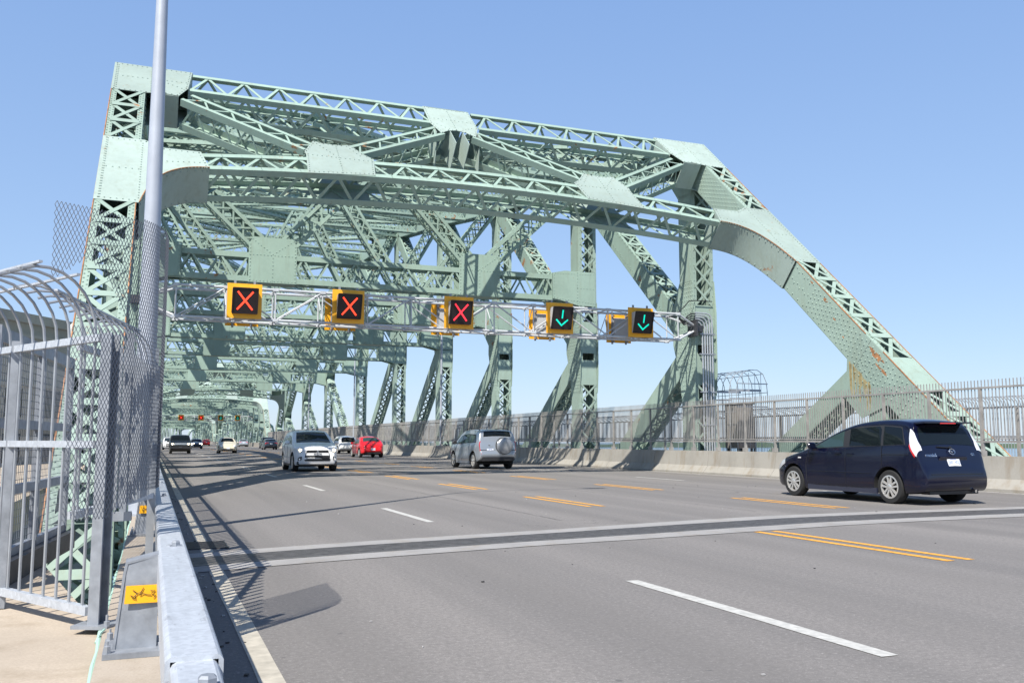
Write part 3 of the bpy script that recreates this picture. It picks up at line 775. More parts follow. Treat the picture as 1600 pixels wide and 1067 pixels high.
mb=MB(); mb.box(-.4,.4,-.45,.45,.9,2.72); mb.box(-.44,.44,-.5,.5,2.72,2.78); mb.build('body',M['cabinet'],cb)
mb=MB(); mb.box(-.36,.36,-.475,-.452,.98,2.65); mb.bar((.28,-.49,1.7),(.28,-.49,1.95),.03,.02,YA); mb.build('door',M['cabinet'],cb)
mb=MB()
for x in(-.33,.33):
    for yy in(-.35,.35): mb.box(x-.04,x+.04,yy-.04,yy+.04,.25,.9)
mb.build('stand',M['dark_steel'],cb)
# conduits on the first vertical
cd=thing('conduit_run','bundle of metal conduits and black cables climbing the first right hand vertical to the gantry','conduits')
for k in range(5):
    x=20.22+k*.115; zt=6.25-k*-.07; r=.032
    mb=MB(); y=30.48; zc=5.92+k*.085
    mb.tube([(x,y,.3),(x,y,zc-.35),(x-.03,y,zc-.16),(x-.12,y,zc-.05),(x-.26,y,zc),(19.9,y,zc)],r,8)
    mb.build('conduit',M['pipe'],cd,True)
for z in(1.8,3.1,4.6,5.4): mb=MB(); mb.box(20.08,20.8,30.43,30.50,z,z+.05); mb.build('bracket',M['galv_dull'],cd)
for k in range(4):
    z=5.95+k*.09; mb=MB()
    mb.tube([(19.9,30.48,z),(19.7,30.45,z-.02),(19.5,30.4,z-.12),(19.3,30.35,z-.22-.04*k),(19.0,30.32,6.03),(18.6,30.32,6.02)],.028,6); mb.build('cable',M['cable'],cd,True)
mb=MB(); mb.tube([(20.7,30.46,6.75),(19.9,30.46,6.75),(19.6,30.44,6.7),(19.35,30.4,6.45),(19.0,30.3,6.2),(18.3,30.3,6.12)],.02,6); mb.build('cable',M['cable'],cd,True)

# ------------------------------------------------------------------ lane signal gantry
GY0,GY1,GZ0,GZ1=30.02,30.86,5.10,6.10
def gantry(name,label,x0,x1,sub=True):
    g=thing(name,label,'gantry')
    mb=MB()
    for y in(GY0,GY1):
        for z in(GZ0,GZ1):
            mb.tube([(x0+.9,y,z),(x1-.9,y,z)],.042,8)
            mb.tube([(x0,(GY0+GY1)/2+(y-(GY0+GY1)/2)*.25,5.62+(z-5.62)*.25),(x0+.9,y,z)],.042,8)
            mb.tube([(x1,(GY0+GY1)/2+(y-(GY0+GY1)/2)*.25,5.62+(z-5.62)*.25),(x1-.9,y,z)],.042,8)
    mb.build('chord',M['galv_bright'],g,True)
    mb=MB(); n=12; q=(x1-x0-1.8)/n
    for k in range(n+1):
        x=x0+.9+k*q
        for y in(GY0,GY1): mb.tube([(x,y,GZ0),(x,y,GZ1)],.024,6)
        for z in(GZ0,GZ1): mb.tube([(x,GY0,z),(x,GY1,z)],.024,6)
        for y in(GY0,GY1):
            for z in(GZ0,GZ1): mb.box(x-.09,x+.09,y-.055,y+.055,z-.05,z+.05)
        if k<n:
            d=k%2
            for y in(GY0,GY1): mb.tube([(x,y,GZ1 if d else GZ0),(x+q,y,GZ0 if d else GZ1)],.026,6)
            for z in(GZ0,GZ1): mb.tube([(x,GY1 if d else GY0,z),(x+q,GY0 if d else GY1,z)],.02,6)
            mb.tube([(x,GY0,GZ0 if d else GZ1),(x,GY1,GZ1 if d else GZ0)],.018,6)
    mb.build('bracing',M['galv_bright'],g,True)
    for x,s in((x0,-1),(x1,1)):
        mb=MB(); mb.box(min(x,x+s*.08),max(x,x+s*.08),GY0+.1,GY1-.1,5.3,5.95); mb.bar((x+s*.06,GY0+.42,5.62),(x+s*.45,GY0+.5,5.62),.3,.25); mb.build('bracket',M['dark_steel'],g)
    return g
gt=gantry('signal_gantry','silver tubular lattice gantry carrying the lane signals across the near end of the bridge',-.35,19.72)
def signal(name,label,x,front,sym,yb):
    """front: facing the camera. board plane at y=yb"""
    s=thing(name,label,'lane signal',(x,yb,5.64)); d=-1 if front else 1
    mb=MB(); h=.55
    mb.boxv((0,0,0),XA*.535,YA*.012,ZA*.56)
    mb.build('board',M['sign_yellow'],s)
    # wedge-shaped lamp housing leaning down towards the drivers
    w=.385; zt,zb=.37,-.40
    pt,pb=.34,.10
    mb=MB()
    P=[V((-w,d*.014,zb)),V((w,d*.014,zb)),V((w,d*.014,zt)),V((-w,d*.014,zt)),V((-w,d*pb,zb)),V((w,d*pb,zb)),V((w,d*pt,zt)),V((-w,d*pt,zt))]
    mb.add(P,[(0,1,5,4),(1,2,6,5),(2,3,7,6),(3,0,4,7),(0,3,2,1)]); mb.build('housing',M['lampgrey'],s)
    nn=(P[5]-P[4]).cross(P[7]-P[4]).normalized()
    if nn.y*d<0: nn=-nn
    mb=MB(); mb.plate([p+nn*.003 for p in(P[4],P[5],P[6],P[7])],nn,.002); 
    c=(P[4]+P[5]+P[6]+P[7])/4; u=(P[5]-P[4]).normalized(); vv=(P[7]-P[4]).normalized()
    for a,b in((P[4],P[5]),(P[5],P[6]),(P[6],P[7]),(P[7],P[4])): mb.bar(a+nn*.012,b+nn*.012,.035,.03,nn)
    mb.build('face',M['sigface'],s)
    if sym:
        mb=MB(); H=c+nn*.008
        def st(a,b,wd=.052):
            A=H+u*a[0]+vv*a[1];B=H+u*b[0]+vv*b[1]; mb.bar(A,B,wd,.006,nn)
        if sym=='X': st((-.235,-.29),(.235,.29)); H=c+nn*.0125; st((-.235,.29),(.235,-.29)); mm='led_red2' if label.startswith('third') else 'led_red'
        else: st((0,-.02),(0,.29)); st((-.012,-.285),(.23,-.06)); H=c+nn*.0125; st((.012,-.285),(-.23,-.06)); mm='led_green'
        mb.build('symbol',M[mm],s)
    if not front: mb=MB(); mb.box(-.25,.36,-.15,-.0125,-.34,.38); mb.box(-.28,.39,-.04,-.0125,-.37,.41); mb.build('back_box',M['lampgrey'],s)
    mb=MB()
    for xx in(-.3,.3):
        mb.bar((xx,-d*.03,-.62),(xx,-d*.03,.66),.07,.035,YA); mb.bar((xx,-d*.03,-.54),(xx,-d*.2,-.54),.05,.05); mb.bar((xx,-d*.03,.46),(xx,-d*.2,.46),.05,.05)
    mb.build('hanger',M['galv_dull'],s)
    return s
names=['leftmost red X','second red X from the left','third and dimmest red X','left of the two green arrows','rightmost green arrow']
SX=[2.60,5.93,9.80,13.66,17.02]
for k,x in enumerate(SX):
    lb=['first lane signal from the left, a bright red X on a square yellow board','second lane signal from the left, an orange red X on a square yellow board','third lane signal, the dimmest red X, just left of the green arrows','lane signal showing a green down arrow, beside the dim red X','rightmost lane signal, a green down arrow beside the conduits on the truss'][k]
    signal('lane_signal',lb,x,True,'X' if k<3 else 'A',GY0-.26)
    s=signal('lane_signal','back of a yellow board signal, behind the '+['leftmost red X signal','second red X signal','dim red X signal','left green arrow signal','rightmost green arrow signal'][k],x+[.05,.0,-.06,-.10,-.20][k],False,None,GY1+.28); s.location.z=5.56
# second gantry far down the road
fg=copy_tree(gt); fg.location=(0,168,.2); tag(fg,'tiny far lane signal gantry deep inside the bridge, over the distant cars','gantry')
for k,x in enumerate(SX[1:]):
    s=signal('lane_signal','tiny far '+['red X signal, leftmost over the distant cars','red X signal, second over the distant cars','green arrow signal, left one of two over the distant cars','green arrow signal, rightmost over the distant cars'][k],x-.4+.0,True,'X' if k<2 else 'A',197.6); s.location.z=5.9

# ------------------------------------------------------------------ lamp posts
def lamp_post(label,x,y,h,arm,side,base,r0=.105,r1=.062):
    l=thing('lamp_post',label,'lamp post',(x,y,0))
    mb=MB(); n=14; q=[0,.25,.5,.75,1]; mb.tube([(0,0,base+(h-1.2-base)*t) for t in q],[r0+(r1-r0)*t for t in q],16)
    mb.box(-.2,.2,-.2,.2,base-.02,base+.03); mb.build('pole',M['pole_grey'],l,True)
    mb=MB(); mb.tube([(0,0,h-1.25),(side*.1,0,h-.6),(side*.5,0,h-.15),(side*1.2,0,h+.05),(side*arm,0,h+.18)],[r1,r1*.9,r1*.75,r1*.6,.03],8); mb.build('arm',M['pole_grey'],l,True)
    mb=MB(); x0=side*arm
    vs=[]; 
    for k,(q,w,t,bz) in enumerate(((0,.05,.05,0),(.15,.13,.09,-.03),(.45,.17,.10,-.06),(.68,.12,.07,-.04),(.75,.03,.03,0))):
        for j in range(8):
            a=2*math.pi*j/8; vs.append((x0+side*q,w*math.cos(a),h+.19+(t if math.sin(a)>0 else t*.7)*math.sin(a)+bz*0))
    fs=[(i*8+j,i*8+(j+1)%8,(i+1)*8+(j+1)%8,(i+1)*8+j) for i in range(4) for j in range(8)]+[tuple(range(8)),tuple(range(32,40))]
    mb.add(vs,fs); mb.build('lamp_head',M['lampgrey'],l,True); return l
lamp_post('tall grey lamp post rising out of the picture at the left, beside the end post',-.10,13.0,12.9,2.9,1,.25,.145,.036)
for y,lb in((62.3,'slim pale lamp post on the right barrier, before the fourth truss vertical'),(92.5,'slim pale lamp post on the right, above the red car and beyond the fourth vertical'),(121.5,'farthest slim pale lamp post on the right, above the white oncoming car')):
    lamp_post(lb,19.22,y,13.2,3.0,-1,.84,.09,.06)

# ------------------------------------------------------------------ left side: box rail with posts
gr=thing('guard_rail','pale galvanised box guard rail on posts, along the kerb beside the camera','guard rail')
RX0,RX1,RZ=.052,.188,.70
def rail_seg(y0,y1,dz=0,dx=0):
    mb=MB(); w=.012; x0,x1,z0,z1=RX0+dx,RX1-dx,RZ-.165+dz,RZ-dz; c=.014
    sec=[(x0+c,z0),(x1-c,z0),(x1,z0+c),(x1,z1-c),(x1-c*.4,z1-c*.4),(x1-c,z1),(x0+c,z1),(x0+c*.4,z1-c*.4),(x0,z1-c),(x0,z0+c)]; n=len(sec)
    mb.add([(a,y0,b) for a,b in sec]+[(a,y1,b) for a,b in sec],[(k,(k+1)%n,n+(k+1)%n,n+k) for k in range(n)])
    # hollow end
    mb.add([(a,y0,b) for a,b in sec]+[(RX0+dx+.012 if a<.13 else RX1-dx-.012,y0+.0,z0+.012 if b<RZ-.08 else z1-.012) for a,b in sec],[(k,(k+1)%n,n+(k+1)%n,n+k) for k in range(n)])
    mb.add([(RX0+dx+.012,y0+.02,z0+.01),(RX1-dx-.012,y0+.02,z0+.01),(RX1-dx-.012,y0+.02,z1-.012),(RX0+dx+.012,y0+.02,z1-.012)],[(0,1,2,3)],1)
    return mb
rail_seg(2.40,170).build('rail',[M['galv_rail'],M['black']],gr)
rail_seg(-8,2.75,.012,.012).build('sleeve',[M['galv_rail'],M['black']],gr)
mb=MB(); rail_seg(170,500)
def hexbolt(mb,x,y,z,r=.022,h=.02):
    mb.lathe((x,y,z),ZA,[(r,0),(r,h),(r*.7,h+.006),(0.001,h+.006)],6); 
bl=MB()
for y in(2.14,4.87,9.2,12,15.5,19): 
    hexbolt(bl,.135,y,RZ-(.012 if y<2.3 else 0)); bl.boxv((.135,y,RZ+.001-(.012 if y<2.3 else 0)),XA*.028,YA*.02,ZA*.004)
bl.build('bolt',M['galv_dull'],gr)
# tapered box posts, dark grey web towards the camera
pm=MB(); 
pm.plate([V((-.125,0,.27)),V((.06,0,.27)),V((.06,.02,.69)),V((-.085,.03,.655)),V((-.095,.03,.60))],-YA,.012)
pm.plate([V((-.125,.19,.27)),V((.06,.19,.27)),V((.06,.17,.69)),V((-.085,.16,.655)),V((-.095,.16,.60))],YA,.012)
pm.plate([V((-.128,-.005,.27)),V((-.128,.195,.27)),V((-.097,.165,.60)),V((-.097,.025,.60))],-XA,.012)
pm.plate([V((-.097,.025,.60)),V((-.097,.165,.60)),V((-.086,.165,.66)),V((-.086,.025,.66))],-XA,.012)
pm.plate([V((-.087,.025,.658)),V((-.087,.165,.658)),V((.06,.17,.692)),V((.06,.02,.692))],ZA,.010)
pm.box(-.165,.10,-.10,.26,.251,.275); 
for x,y in((-.145,-.07),(-.145,.23),(.08,-.07)): pm.lathe((x,y,.275),ZA,[(.016,0),(.016,.03),(.006,.035),(.006,.05),(.001,.05)],6)
gp=pm.mesh('post',M['galv_dull'])
sm=MB(); sm.plate([V((-.085,-.0055,.475)),V((.06,-.0055,.475)),V((.06,-.0005,.555)),V((-.080,-.0005,.555))],-YA,.003); sm=sm.mesh('sticker',M['sticker'])
im=MB(); q=[(-.05,.535),(-.03,.52),(-.015,.525),(-.005,.545),(-.02,.51),(-.005,.518),(.012,.512),(.03,.51)]
for seg in(q,[(-.06,.512),(-.045,.505),(-.03,.52)],[(.025,.53),(.045,.53),(.03,.515),(.048,.508),(.04,.495)],[(-.052,.5),(-.035,.493),(-.04,.51)]):
    im.tube([V((a,-.0105+.005*(b-.475)/.08,b)) for a,b in seg],.0017,5)
im=im.mesh('scribble',M['ink'])
ys=[2.02,4.62,10.2]+[14.6+k*3 for k in range(52)]
for k,y in enumerate(ys):
    p=link('post',gp,gr); p.location=(0,y,0)
    s=link('sticker',sm,p)
    if k<3: link('scribble',im,p)
# pale green hose lying along the kerb edge
mb=MB(); rnd=random.Random(3)
mb.tube([(-.195+rnd.uniform(-.006,.006)-(.012 if 5<y<5.8 else 0),y,.232) for y in [k*.3 for k in range(0,44)]],.012,8)
mb.tube([(-.215,5.05,.225),(-.20,5.12,.256),(-.182,5.19,.262)],.006,6)
o=mb.build('hose',M['copper'],None,True); tag(o,'pale green hose running along the joint between kerb and sidewalk','hose')

# ------------------------------------------------------------------ left side: bar fence with curled tops
FX=[(-.27,5.42),(-.80,6.32),(-1.34,7.25),(-2.02,8.4)]         # panel line away to the left
lf=thing('curved_top_fence','grey bar fence with curled tops, running left from the bolted steel post','fence')
def fence_run(a,b,cd,parent,arc=True,z0=.34,bar=.147,rails=True,ang=0,mid=1.19):
    """bars from a to b, curled towards cd (unit xy)"""
    a=V((*a,0));b=V((*b,0)); e=(b-a); L=e.length; e/=L; c=V((*cd,0)); mb=MB(); n=max(1,round(L/bar))
    for k in range(n):
        p=a+e*((k+.5)*L/n)
        pts=[p+ZA*z0,p+ZA*1.80]
        if arc:
            for q in range(1,9):
                t=q/8*R(112); pts.append(p+c*(.30*(1-math.cos(t)))+ZA*(1.80+.34*math.sin(t)))
        mb.tube(pts,.0092,6)
    mb.build('bar',M['galv'],parent,True)
    if rails:
        mb=MB()
        for z,w,h in((z0-.02,.045,.045),(mid,.045,.038),(1.78,.04,.04)):
            mb.bar(a+ZA*z,b+ZA*z,w,h)
        if arc:
            for t in((R(60),R(100)) if bar<.18 else (R(60),)):
                o=c*(.30*(1-math.cos(t)))+ZA*(1.80+.34*math.sin(t)+.016); mb.bar(a+o,b+o,.02,.012)
        mb.build('cross_rail',M['galv_rail'],parent)
for i in range(3):
    fence_run(FX[i],FX[i+1],(-.86,-.51),lf,mid=1.2)
def hpost(x,y,z0,z1,parent):
    mb=MB(); o=V((x,y,0)); n=V((-.45,-.89,0)).normalized(); t=V((.89,-.45,0)).normalized(); zc=ZA*((z0+z1)/2); hz=ZA*((z1-z0)/2)
    mb.boxv(o+n*.042+zc,n*.005,t*.030,hz); mb.boxv(o-n*.042+zc,n*.005,t*.030,hz); mb.boxv(o+zc-t*.014,n*.037,t*.005,hz)
    mb.boxv(o+ZA*(z0-.009),n*.085,t*.10,ZA*.009)
    for sx in(-.06,.06):
        q=o+n*sx+t*.085; mb.lathe(q+ZA*z0,ZA,[(.016,0),(.016,.022),(.008,.024),(.008,.055),(.001,.055)],6); mb.lathe(q+ZA*(z0-.036),ZA,[(.016,0),(.016,.018)],6)
    return mb.build('post',M['galv_dull'],parent)
hpost(-.225,5.38,.262,1.80,lf)
for i in(1,2): mb2=MB(); x,y=FX[i]; mb2.box(x-.022,x+.022,y-.022,y+.022,.22,1.83); mb2.build('post',M['galv_dull'],lf)
# fence along the roadway, edge-on from here
rf=thing('roadside_fence','long grey bar fence along the left kerb, seen edge-on beside the lamp post','fence')
pts=[(-.42,6.0),(.02,8.0)]
fence_run(*pts,(-.95,-.3),rf,z0=.8,mid=1.19,bar=.2)
mb=MB()
for k in range(15): y=5.6+k*.165; x=-.25+.27*k/14; mb.bar((x,y,.8),(x,y,1.8),.02,.02,XA)
mb.build('bar',M['galv'],rf)
def mesh_run(L):
    mb=MB(); n=round(L/.165)
    for k in range(n):
        y=(k+.5)*L/n; mb.bar((0,y,.78),(0,y,1.98),.028,.028,XA)
    for z in(.76,1.19,1.78): mb.box(-.025,.025,0,L,z,z+.045)
    mb.box(-.03,.03,-.03,.03,.25,1.83)
    return mb.mesh('panel',M['galv'])
pm=mesh_run(2.0)
for k in range(78):
    o=link('panel',pm,rf); o.location=(.02,8.0+k*2.0,0)
# open square tube and post behind the mesh
mb=MB(); mb.box(-.15,-.11,5.56,5.60,.80,1.83); mb.build('post',M['galv_dull'],rf)
mb=MB(); mb.box(-.245,-.085,5.55,5.60,.775,.825); mb.box(-.0849,-.083,5.556,5.594,.781,.819,1); mb.build('tube_end',[M['galv'],M['black']],rf)
# expanded-metal sheet wrapped round the fence end
def expanded(path,z0f,z1f,gap=lambda s:(9,9),dw=.0108,dh=.043,r=.00125):
    """path: polyline in plan; diamonds of dw x dh; z0f/z1f limits as functions of arclength"""
    pts=[V((*p,0)) for p in path]; acc=[0]
    for i in range(len(pts)-1): acc.append(acc[-1]+(pts[i+1]-pts[i]).length)
    def at(s):
        for i in range(len(pts)-1):
            if s<=acc[i+1] or i==len(pts)-2:
                return pts[i]+(pts[i+1]-pts[i])*((s-acc[i])/(acc[i+1]-acc[i]))
    def nor(s):
        a,b=at(max(0,s-.01)),at(min(acc[-1],s+.01)); t=(b-a).normalized(); return V((t.y,-t.x,0))
    mb=MB(); n=int(acc[-1]/dw); hh=dh/2
    for i in range(n):
        s0=i*dw; s1=s0+dw; sm=(s0+s1)/2; lo=z0f(sm);hi=z1f(sm);ga,gb=gap(sm); P0,P1=at(s0),at(s1); nn=nor(sm); m=int(3.0/hh)
        for j in range(m):
            z=j*hh; 
            if z<lo or z+hh>hi or ga<z<gb: continue
            up=(i+j)%2==0
            a=P0+ZA*(z if up else z+hh); b=P1+ZA*(z+hh if up else z)
            # thin flat strand
            d=(b-a).normalized(); sd=d.cross(nn)*r*1.05; th=nn*r*.7
            o=len(mb.v); mb.v.extend([tuple(a-sd+th),tuple(b-sd+th),tuple(b+sd-th),tuple(a+sd-th)]); mb.f.append((o,o+1,o+2,o+3)); mb.m.append(0)
            mb.v.extend([tuple(a-sd-th),tuple(a+sd-th*-1),tuple(b+sd+th),tuple(b-sd-th)]); mb.f.append((o+4,o+5,o+6,o+7)); mb.m.append(0)
    return mb
path=[(-.50,5.02),(-.31,5.13),(-.13,5.30),(-.02,5.48),(.035,5.65),(.055,5.9),(.06,6.5)]
def zlo(s):
    if s<.12: return 2.0+.10*s/.12
    return .80+max(0,.18-s)*3+min(.14,max(0,s-.36)*.5)
def mgap(s):            # opening below the last curled bar
    if s<.16: return (1.80,2.01+.13*s/.16)
    return (1.80,2.14-.34*max(0,(s-.16)/.30)**2) if s<.46 else (9,9)
ms=expanded(path,zlo,lambda s:2.44+.02*s,mgap)
o=ms.build('mesh_sheet',M['mesh']); tag(o,'diamond mesh sheet wrapped round the fence end in front of the lamp post','mesh sheet')

# ------------------------------------------------------------------ left background: wire panel fence, railing, stone building
wf=thing('wire_panel_fence','square wire panels between wide grey posts, behind the curved top fence','fence')
W3=[(-1.02,6.95),(-.86,8.35),(-.74,9.6)]
for i in range(2):
    a=V((*W3[i],0));b=V((*W3[i+1],0)); e=(b-a).normalized(); L=(b-a).length; mb=MB()
    for k in range(int(L/.055)): p=a+e*(k*.055+.03); mb.bar(p+ZA*.42,p+ZA*1.93,.0035,.0035)
    for k in range(28): mb.bar(a+ZA*(.43+k*.055),b+ZA*(.43+k*.055),.0035,.0035)
    mb.build('wire_panel',M['mesh'],wf)
    mb=MB()
    for z,h in((1.95,.10),(1.34,.07),(.86,.07),(.40,.08)): mb.bar(a+ZA*z,b+ZA*z,.05,h)
    mb.build('cross_rail',M['galv_dull'],wf)
for i,(x,y) in enumerate(W3):
    mb=MB(); w=(.055,.03,.03)[i]; mb.box(x-w,x+w,y-.04,y+.04,.215,2.0); mb.box(x-w-.04,x+w+.04,y-.08,y+.08,.216,.24); mb.build('post',M['galv_dull'],wf)
mb=MB(); a=V((*W3[0],.30));b=V((*W3[2],.30)); mb.bar(a,b,.22,.16); mb.build('base_beam',M['dark_steel'],wf)
ob=thing('outer_railing','grey outer railing on the far side of the left sidewalk, running towards the stone building','fence')
mb=MB()
for k in range(220): y=2+k*.12; mb.bar((-4.9,y,.3),(-4.9,y,1.75),.02,.02,XA)
for z in(.32,1.0,1.7): mb.box(-4.93,-4.87,2,28.4,z,z+.05)
mb.build('railing',M['galv_dull'],ob)
for k in range(9): 
    mb=MB(); y=2+k*3.2; mb.box(-4.95,-4.85,y-.05,y+.05,.2,1.85); mb.build('post',M['galv_dull'],ob)
bd=thing('stone_building','grey stone building with ledges and dark windows far left, seen through the fence','building',(-9.2,43,0),R(-32))
mb=MB(); mb.box(-3.2,3.2,0,9,-46,6.2); mb.build('wall',M['stone'],bd)
mb=MB(); mb.box(-3.4,3.4,-.2,9.2,6.2,6.6); mb.box(-3.3,3.3,-.1,9.1,5.6,5.75); mb.box(-3.3,3.3,-.1,9.1,3.5,3.65); mb.build('ledge',M['stone'],bd)
for r in range(4):
    for k in range(4):
        mb=MB(); x=-2.5+k*1.45; z=-1.6+r*1.6 if r<3 else 3.95
        hh=1.0 if r<3 else 1.35
        mb.box(x-.42,x+.42,-.012,.05,z,z+hh); o=mb.build('window',M['window_dark'],bd)
        mb=MB(); mb.box(x-.46,x+.46,-.04,-.0,z-.07,z-.005); mb.bar((x,-.02,z),(x,-.02,z+hh),.03,.02,YA); mb.bar((x-.42,-.02,z+hh/2),(x+.42,-.02,z+hh/2),.02,.03,YA); mb.build('frame',M['galv_dull'],o)
for k in range(3):
    for r in range(3):
        mb=MB(); y=1.5+k*2.4; z=-1.6+r*1.9; mb.box(3.19,3.212,y,y+1.0,z,z+1.2); mb.build('window',M['window_dark'],bd)
wb=thing('small_white_lantern','small white lantern on a thin bracket, left of the rusty end post','lantern',(-2.45,32,0))
mb=MB(); mb.lathe((0,0,.2),ZA,[(.06,0),(.045,4.3)],10); mb.build('pole',M['galv'],wb,True)
mb=MB(); mb.lathe((0,0,4.45),ZA,[(.10,0),(.15,.05),(.15,.38),(.10,.46),(.05,.52),(.001,.54)],14); mb.bar((-.5,0,4.4),(.5,0,4.4),.03,.03); mb.build('lantern',M['white_paint'],wb,True)
# steel frames and pipes below the walkway
# ------------------------------------------------------------------ cars
def lerp_table(T,y):
    if y<=T[0][0]: return T[0][1]
    for (a,b),(c,d) in zip(T,T[1:]):
        if y<=c: return b+(d-b)*((y-a)/(c-a) if c>a else 1)
    return T[-1][1]
def smooth_table(T,it=2):
    """corner-cutting so that the silhouettes are curves"""
    for _ in range(it):
        o=[T[0]]
        for (a,b),(c,d) in zip(T,T[1:]):
            o.append((a+(c-a)*.25,b+(d-b)*.25)); o.append((a+(c-a)*.75,b+(d-b)*.75))
        o.append(T[-1]); T=o
    return T
PAINT={}
def paint(name,c,rough=.28,metal=.0,coat=.8):
    if name not in PAINT:
        m,nt,b=newmat(name); b.inputs['Base Color'].default_value=(*c,1); b.inputs['Roughness'].default_value=rough
        b.inputs['Metallic'].default_value=metal; b.inputs['Coat Weight'].default_value=coat; b.inputs['Coat Roughness'].default_value=.04
        PAINT[name]=m
    return PAINT[name]
M['glass']=plain('tinted_car_glass',(.006,.009,.011),.03,spec=.3)
M['glass_light']=plain('clear_car_glass',(.03,.055,.055),.03,spec=.4)
M['tyre']=plain('tyre_rubber',(.018,.018,.018),.85)
M['alloy']=plain('alloy_wheel',(.66,.65,.62),.28,.6)
M['arch']=plain('wheel_arch_lining',(.01,.01,.01),.9)
M['trim']=plain('black_car_trim',(.022,.022,.024),.5)
M['chrome']=plain('chrome',(.75,.76,.78),.12,1.)
M['lens_clear']=plain('clear_lamp_lens',(.80,.80,.80),.12,.25,coat=1)
M['lens_red']=plain('red_lamp_lens',(.55,.012,.012),.15,coat=1)
M['lens_orange']=plain('orange_lamp_lens',(.75,.22,.02),.15,coat=1)
M['plate_white']=plain('white_number_plate',(.75,.77,.80),.4)
M['plate_ink']=plain('plate_lettering',(.05,.10,.35),.5)
M['headlit']=glow('lit_headlamp',(1.,.86,.58),4.5)
M['seat']=plain('car_upholstery',(.06,.055,.05),.9)
class Body:
    def __init__(s,top,bot,wid,belt,tum,zw,r=.09,crown=.035,roofy=None,it=2):
        s.top=smooth_table(top,it); s.bot=smooth_table(bot,1); s.wid=smooth_table(wid,2); s.belt=belt; s.tum=tum; s.zw=zw; s.r=r; s.crown=crown
        s.y0=top[0][0]; s.y1=top[-1][0]; s.H=max(p[1] for p in top)
    def zt(s,y): return lerp_table(s.top,y)
    def zb(s,y): return lerp_table(s.bot,y)
    def W(s,y,z):
        w=lerp_table(s.wid,y); g=1.
        bb=lerp_table(s.belt,y) if isinstance(s.belt,list) else s.belt
        g+=.010*math.exp(-((z-bb+.10)/.045)**2)-.012*math.exp(-((z-s.zw-.02)/.09)**2)+.010*math.exp(-((z-.36)/.06)**2)
        if z<s.zw: g-= .07*((s.zw-z)/s.zw)**2
        b=lerp_table(s.belt,y) if isinstance(s.belt,list) else s.belt
        if z>s.zw: g-=.025*min(1,(z-s.zw)/(b-s.zw))
        if z>b: 
            t=(z-b)/(s.H-b); g-=s.tum*t*(.8+.2*t)
        return w*g
    def S(s,y,t):
        """t 0..1: sill -> side -> shoulder -> roof centre; returns right-hand (+x) point"""
        zt,zb=s.zt(y),s.zb(y); h=max(zt-zb,.002); r=min(s.r,h*.42); zs=zt-r
        if t<=.55:
            z=zb+(zs-zb)*(t/.55); x=s.W(y,z)
            k=min(1,(z-zb)/max(.06,1e-3)); 
            if z-zb<.06: x-=.03*(1-(z-zb)/.06)**2*min(1,h/.3)
            return V((x,y,z))
        xs=s.W(y,zs); rx=min(r*1.15,xs*.5)
        if t<=.72:
            a=(t-.55)/.17*math.pi/2; return V((xs-rx+rx*math.cos(a),y,zs+r*math.sin(a)))
        q=1-(t-.72)/.28; xe=xs-rx; return V((xe*q,y,zt+s.crown*(1-q*q)*min(1,h/.5)))
    def stations(s,n=84):
        # by arc length along the top profile
        acc=[0]; T=s.top
        for a,b in zip(T,T[1:]): acc.append(acc[-1]+math.hypot(b[0]-a[0],b[1]-a[1]))
        out=[]
        for k in range(n+1):
            d=acc[-1]*k/n
            for i in range(len(T)-1):
                if d<=acc[i+1]+1e-9:
                    f=(d-acc[i])/max(1e-9,acc[i+1]-acc[i]); out.append(T[i][0]+(T[i+1][0]-T[i][0])*f); break
        ys=sorted(set(round(y,4) for y in out)); return ys
    def mesh(s,mats,wheels,rw,n=84):
        ys=s.stations(n); ts=[0,.04,.08]+[.08+.47*k/9 for k in range(1,10)]+[.55+.17*k/4 for k in range(1,5)]+[.72+.28*k/4 for k in range(1,5)]
        vs=[];N=len(ts)
        for y in ys:
            R_=[s.S(y,t) for t in ts]; ring=[V((-p.x,p.y,p.z)) for p in R_[:-1]]+[R_[-1]]+[p for p in R_[:-1][::-1]]
            vs.append(ring)
        m=len(vs[0]); mb=MB(); fs=[]
        flat=[p for r in vs for p in r]
        for i in range(len(vs)-1):
            for k in range(m): 
                a,b=i*m+k,i*m+(k+1)%m; fs.append((a,b,b+m,a+m))
        fs.append(tuple(range(m))); fs.append(tuple((len(vs)-1)*m+k for k in range(m))[::-1])
        mb.add(flat,fs); me=mb.mesh('body',mats)
        import bmesh
        bm=bmesh.new(); bm.from_mesh(me); bmesh.ops.recalc_face_normals(bm,faces=bm.faces); bm.to_mesh(me); bm.free()
        o=link('body',me); cut=MB()
        for y,z in wheels:
            for sx in(-1,1):
                w=lerp_table(s.wid,y); cut.lathe((sx*(w+.2),y,z),XA*-sx,[(.0005,0),(rw,0),(rw,.52),(.0005,.52)],40)
        c=cut.build('cutter',M['arch'])
        bmod=o.modifiers.new('cut','BOOLEAN'); bmod.object=c; bmod.operation='DIFFERENCE'; bmod.solver='EXACT'
        dg=bpy.context.evaluated_depsgraph_get(); dg.update(); ev=o.evaluated_get(dg); m2=bpy.data.meshes.new_from_object(ev)
        bpy.data.objects.remove(o); bpy.data.objects.remove(c)
        m2.materials.clear(); 
        for q in mats: m2.materials.append(q)
        for p in m2.polygons:
            c_=p.center; p.material_index=0
            for y,z in wheels:
                if (c_.y-y)**2+(c_.z-z)**2<(rw+.004)**2 and abs(c_.x)<lerp_table(s.wid,y)-.035 and p.normal.length>0:
                    d=math.hypot(c_.y-y,c_.z-z)
                    if d>rw-.03 or abs(p.normal.x)>.9: p.material_index=1
            p.use_smooth=True
        m2.set_sharp_from_angle(angle=R(32)); m2.update(); return m2
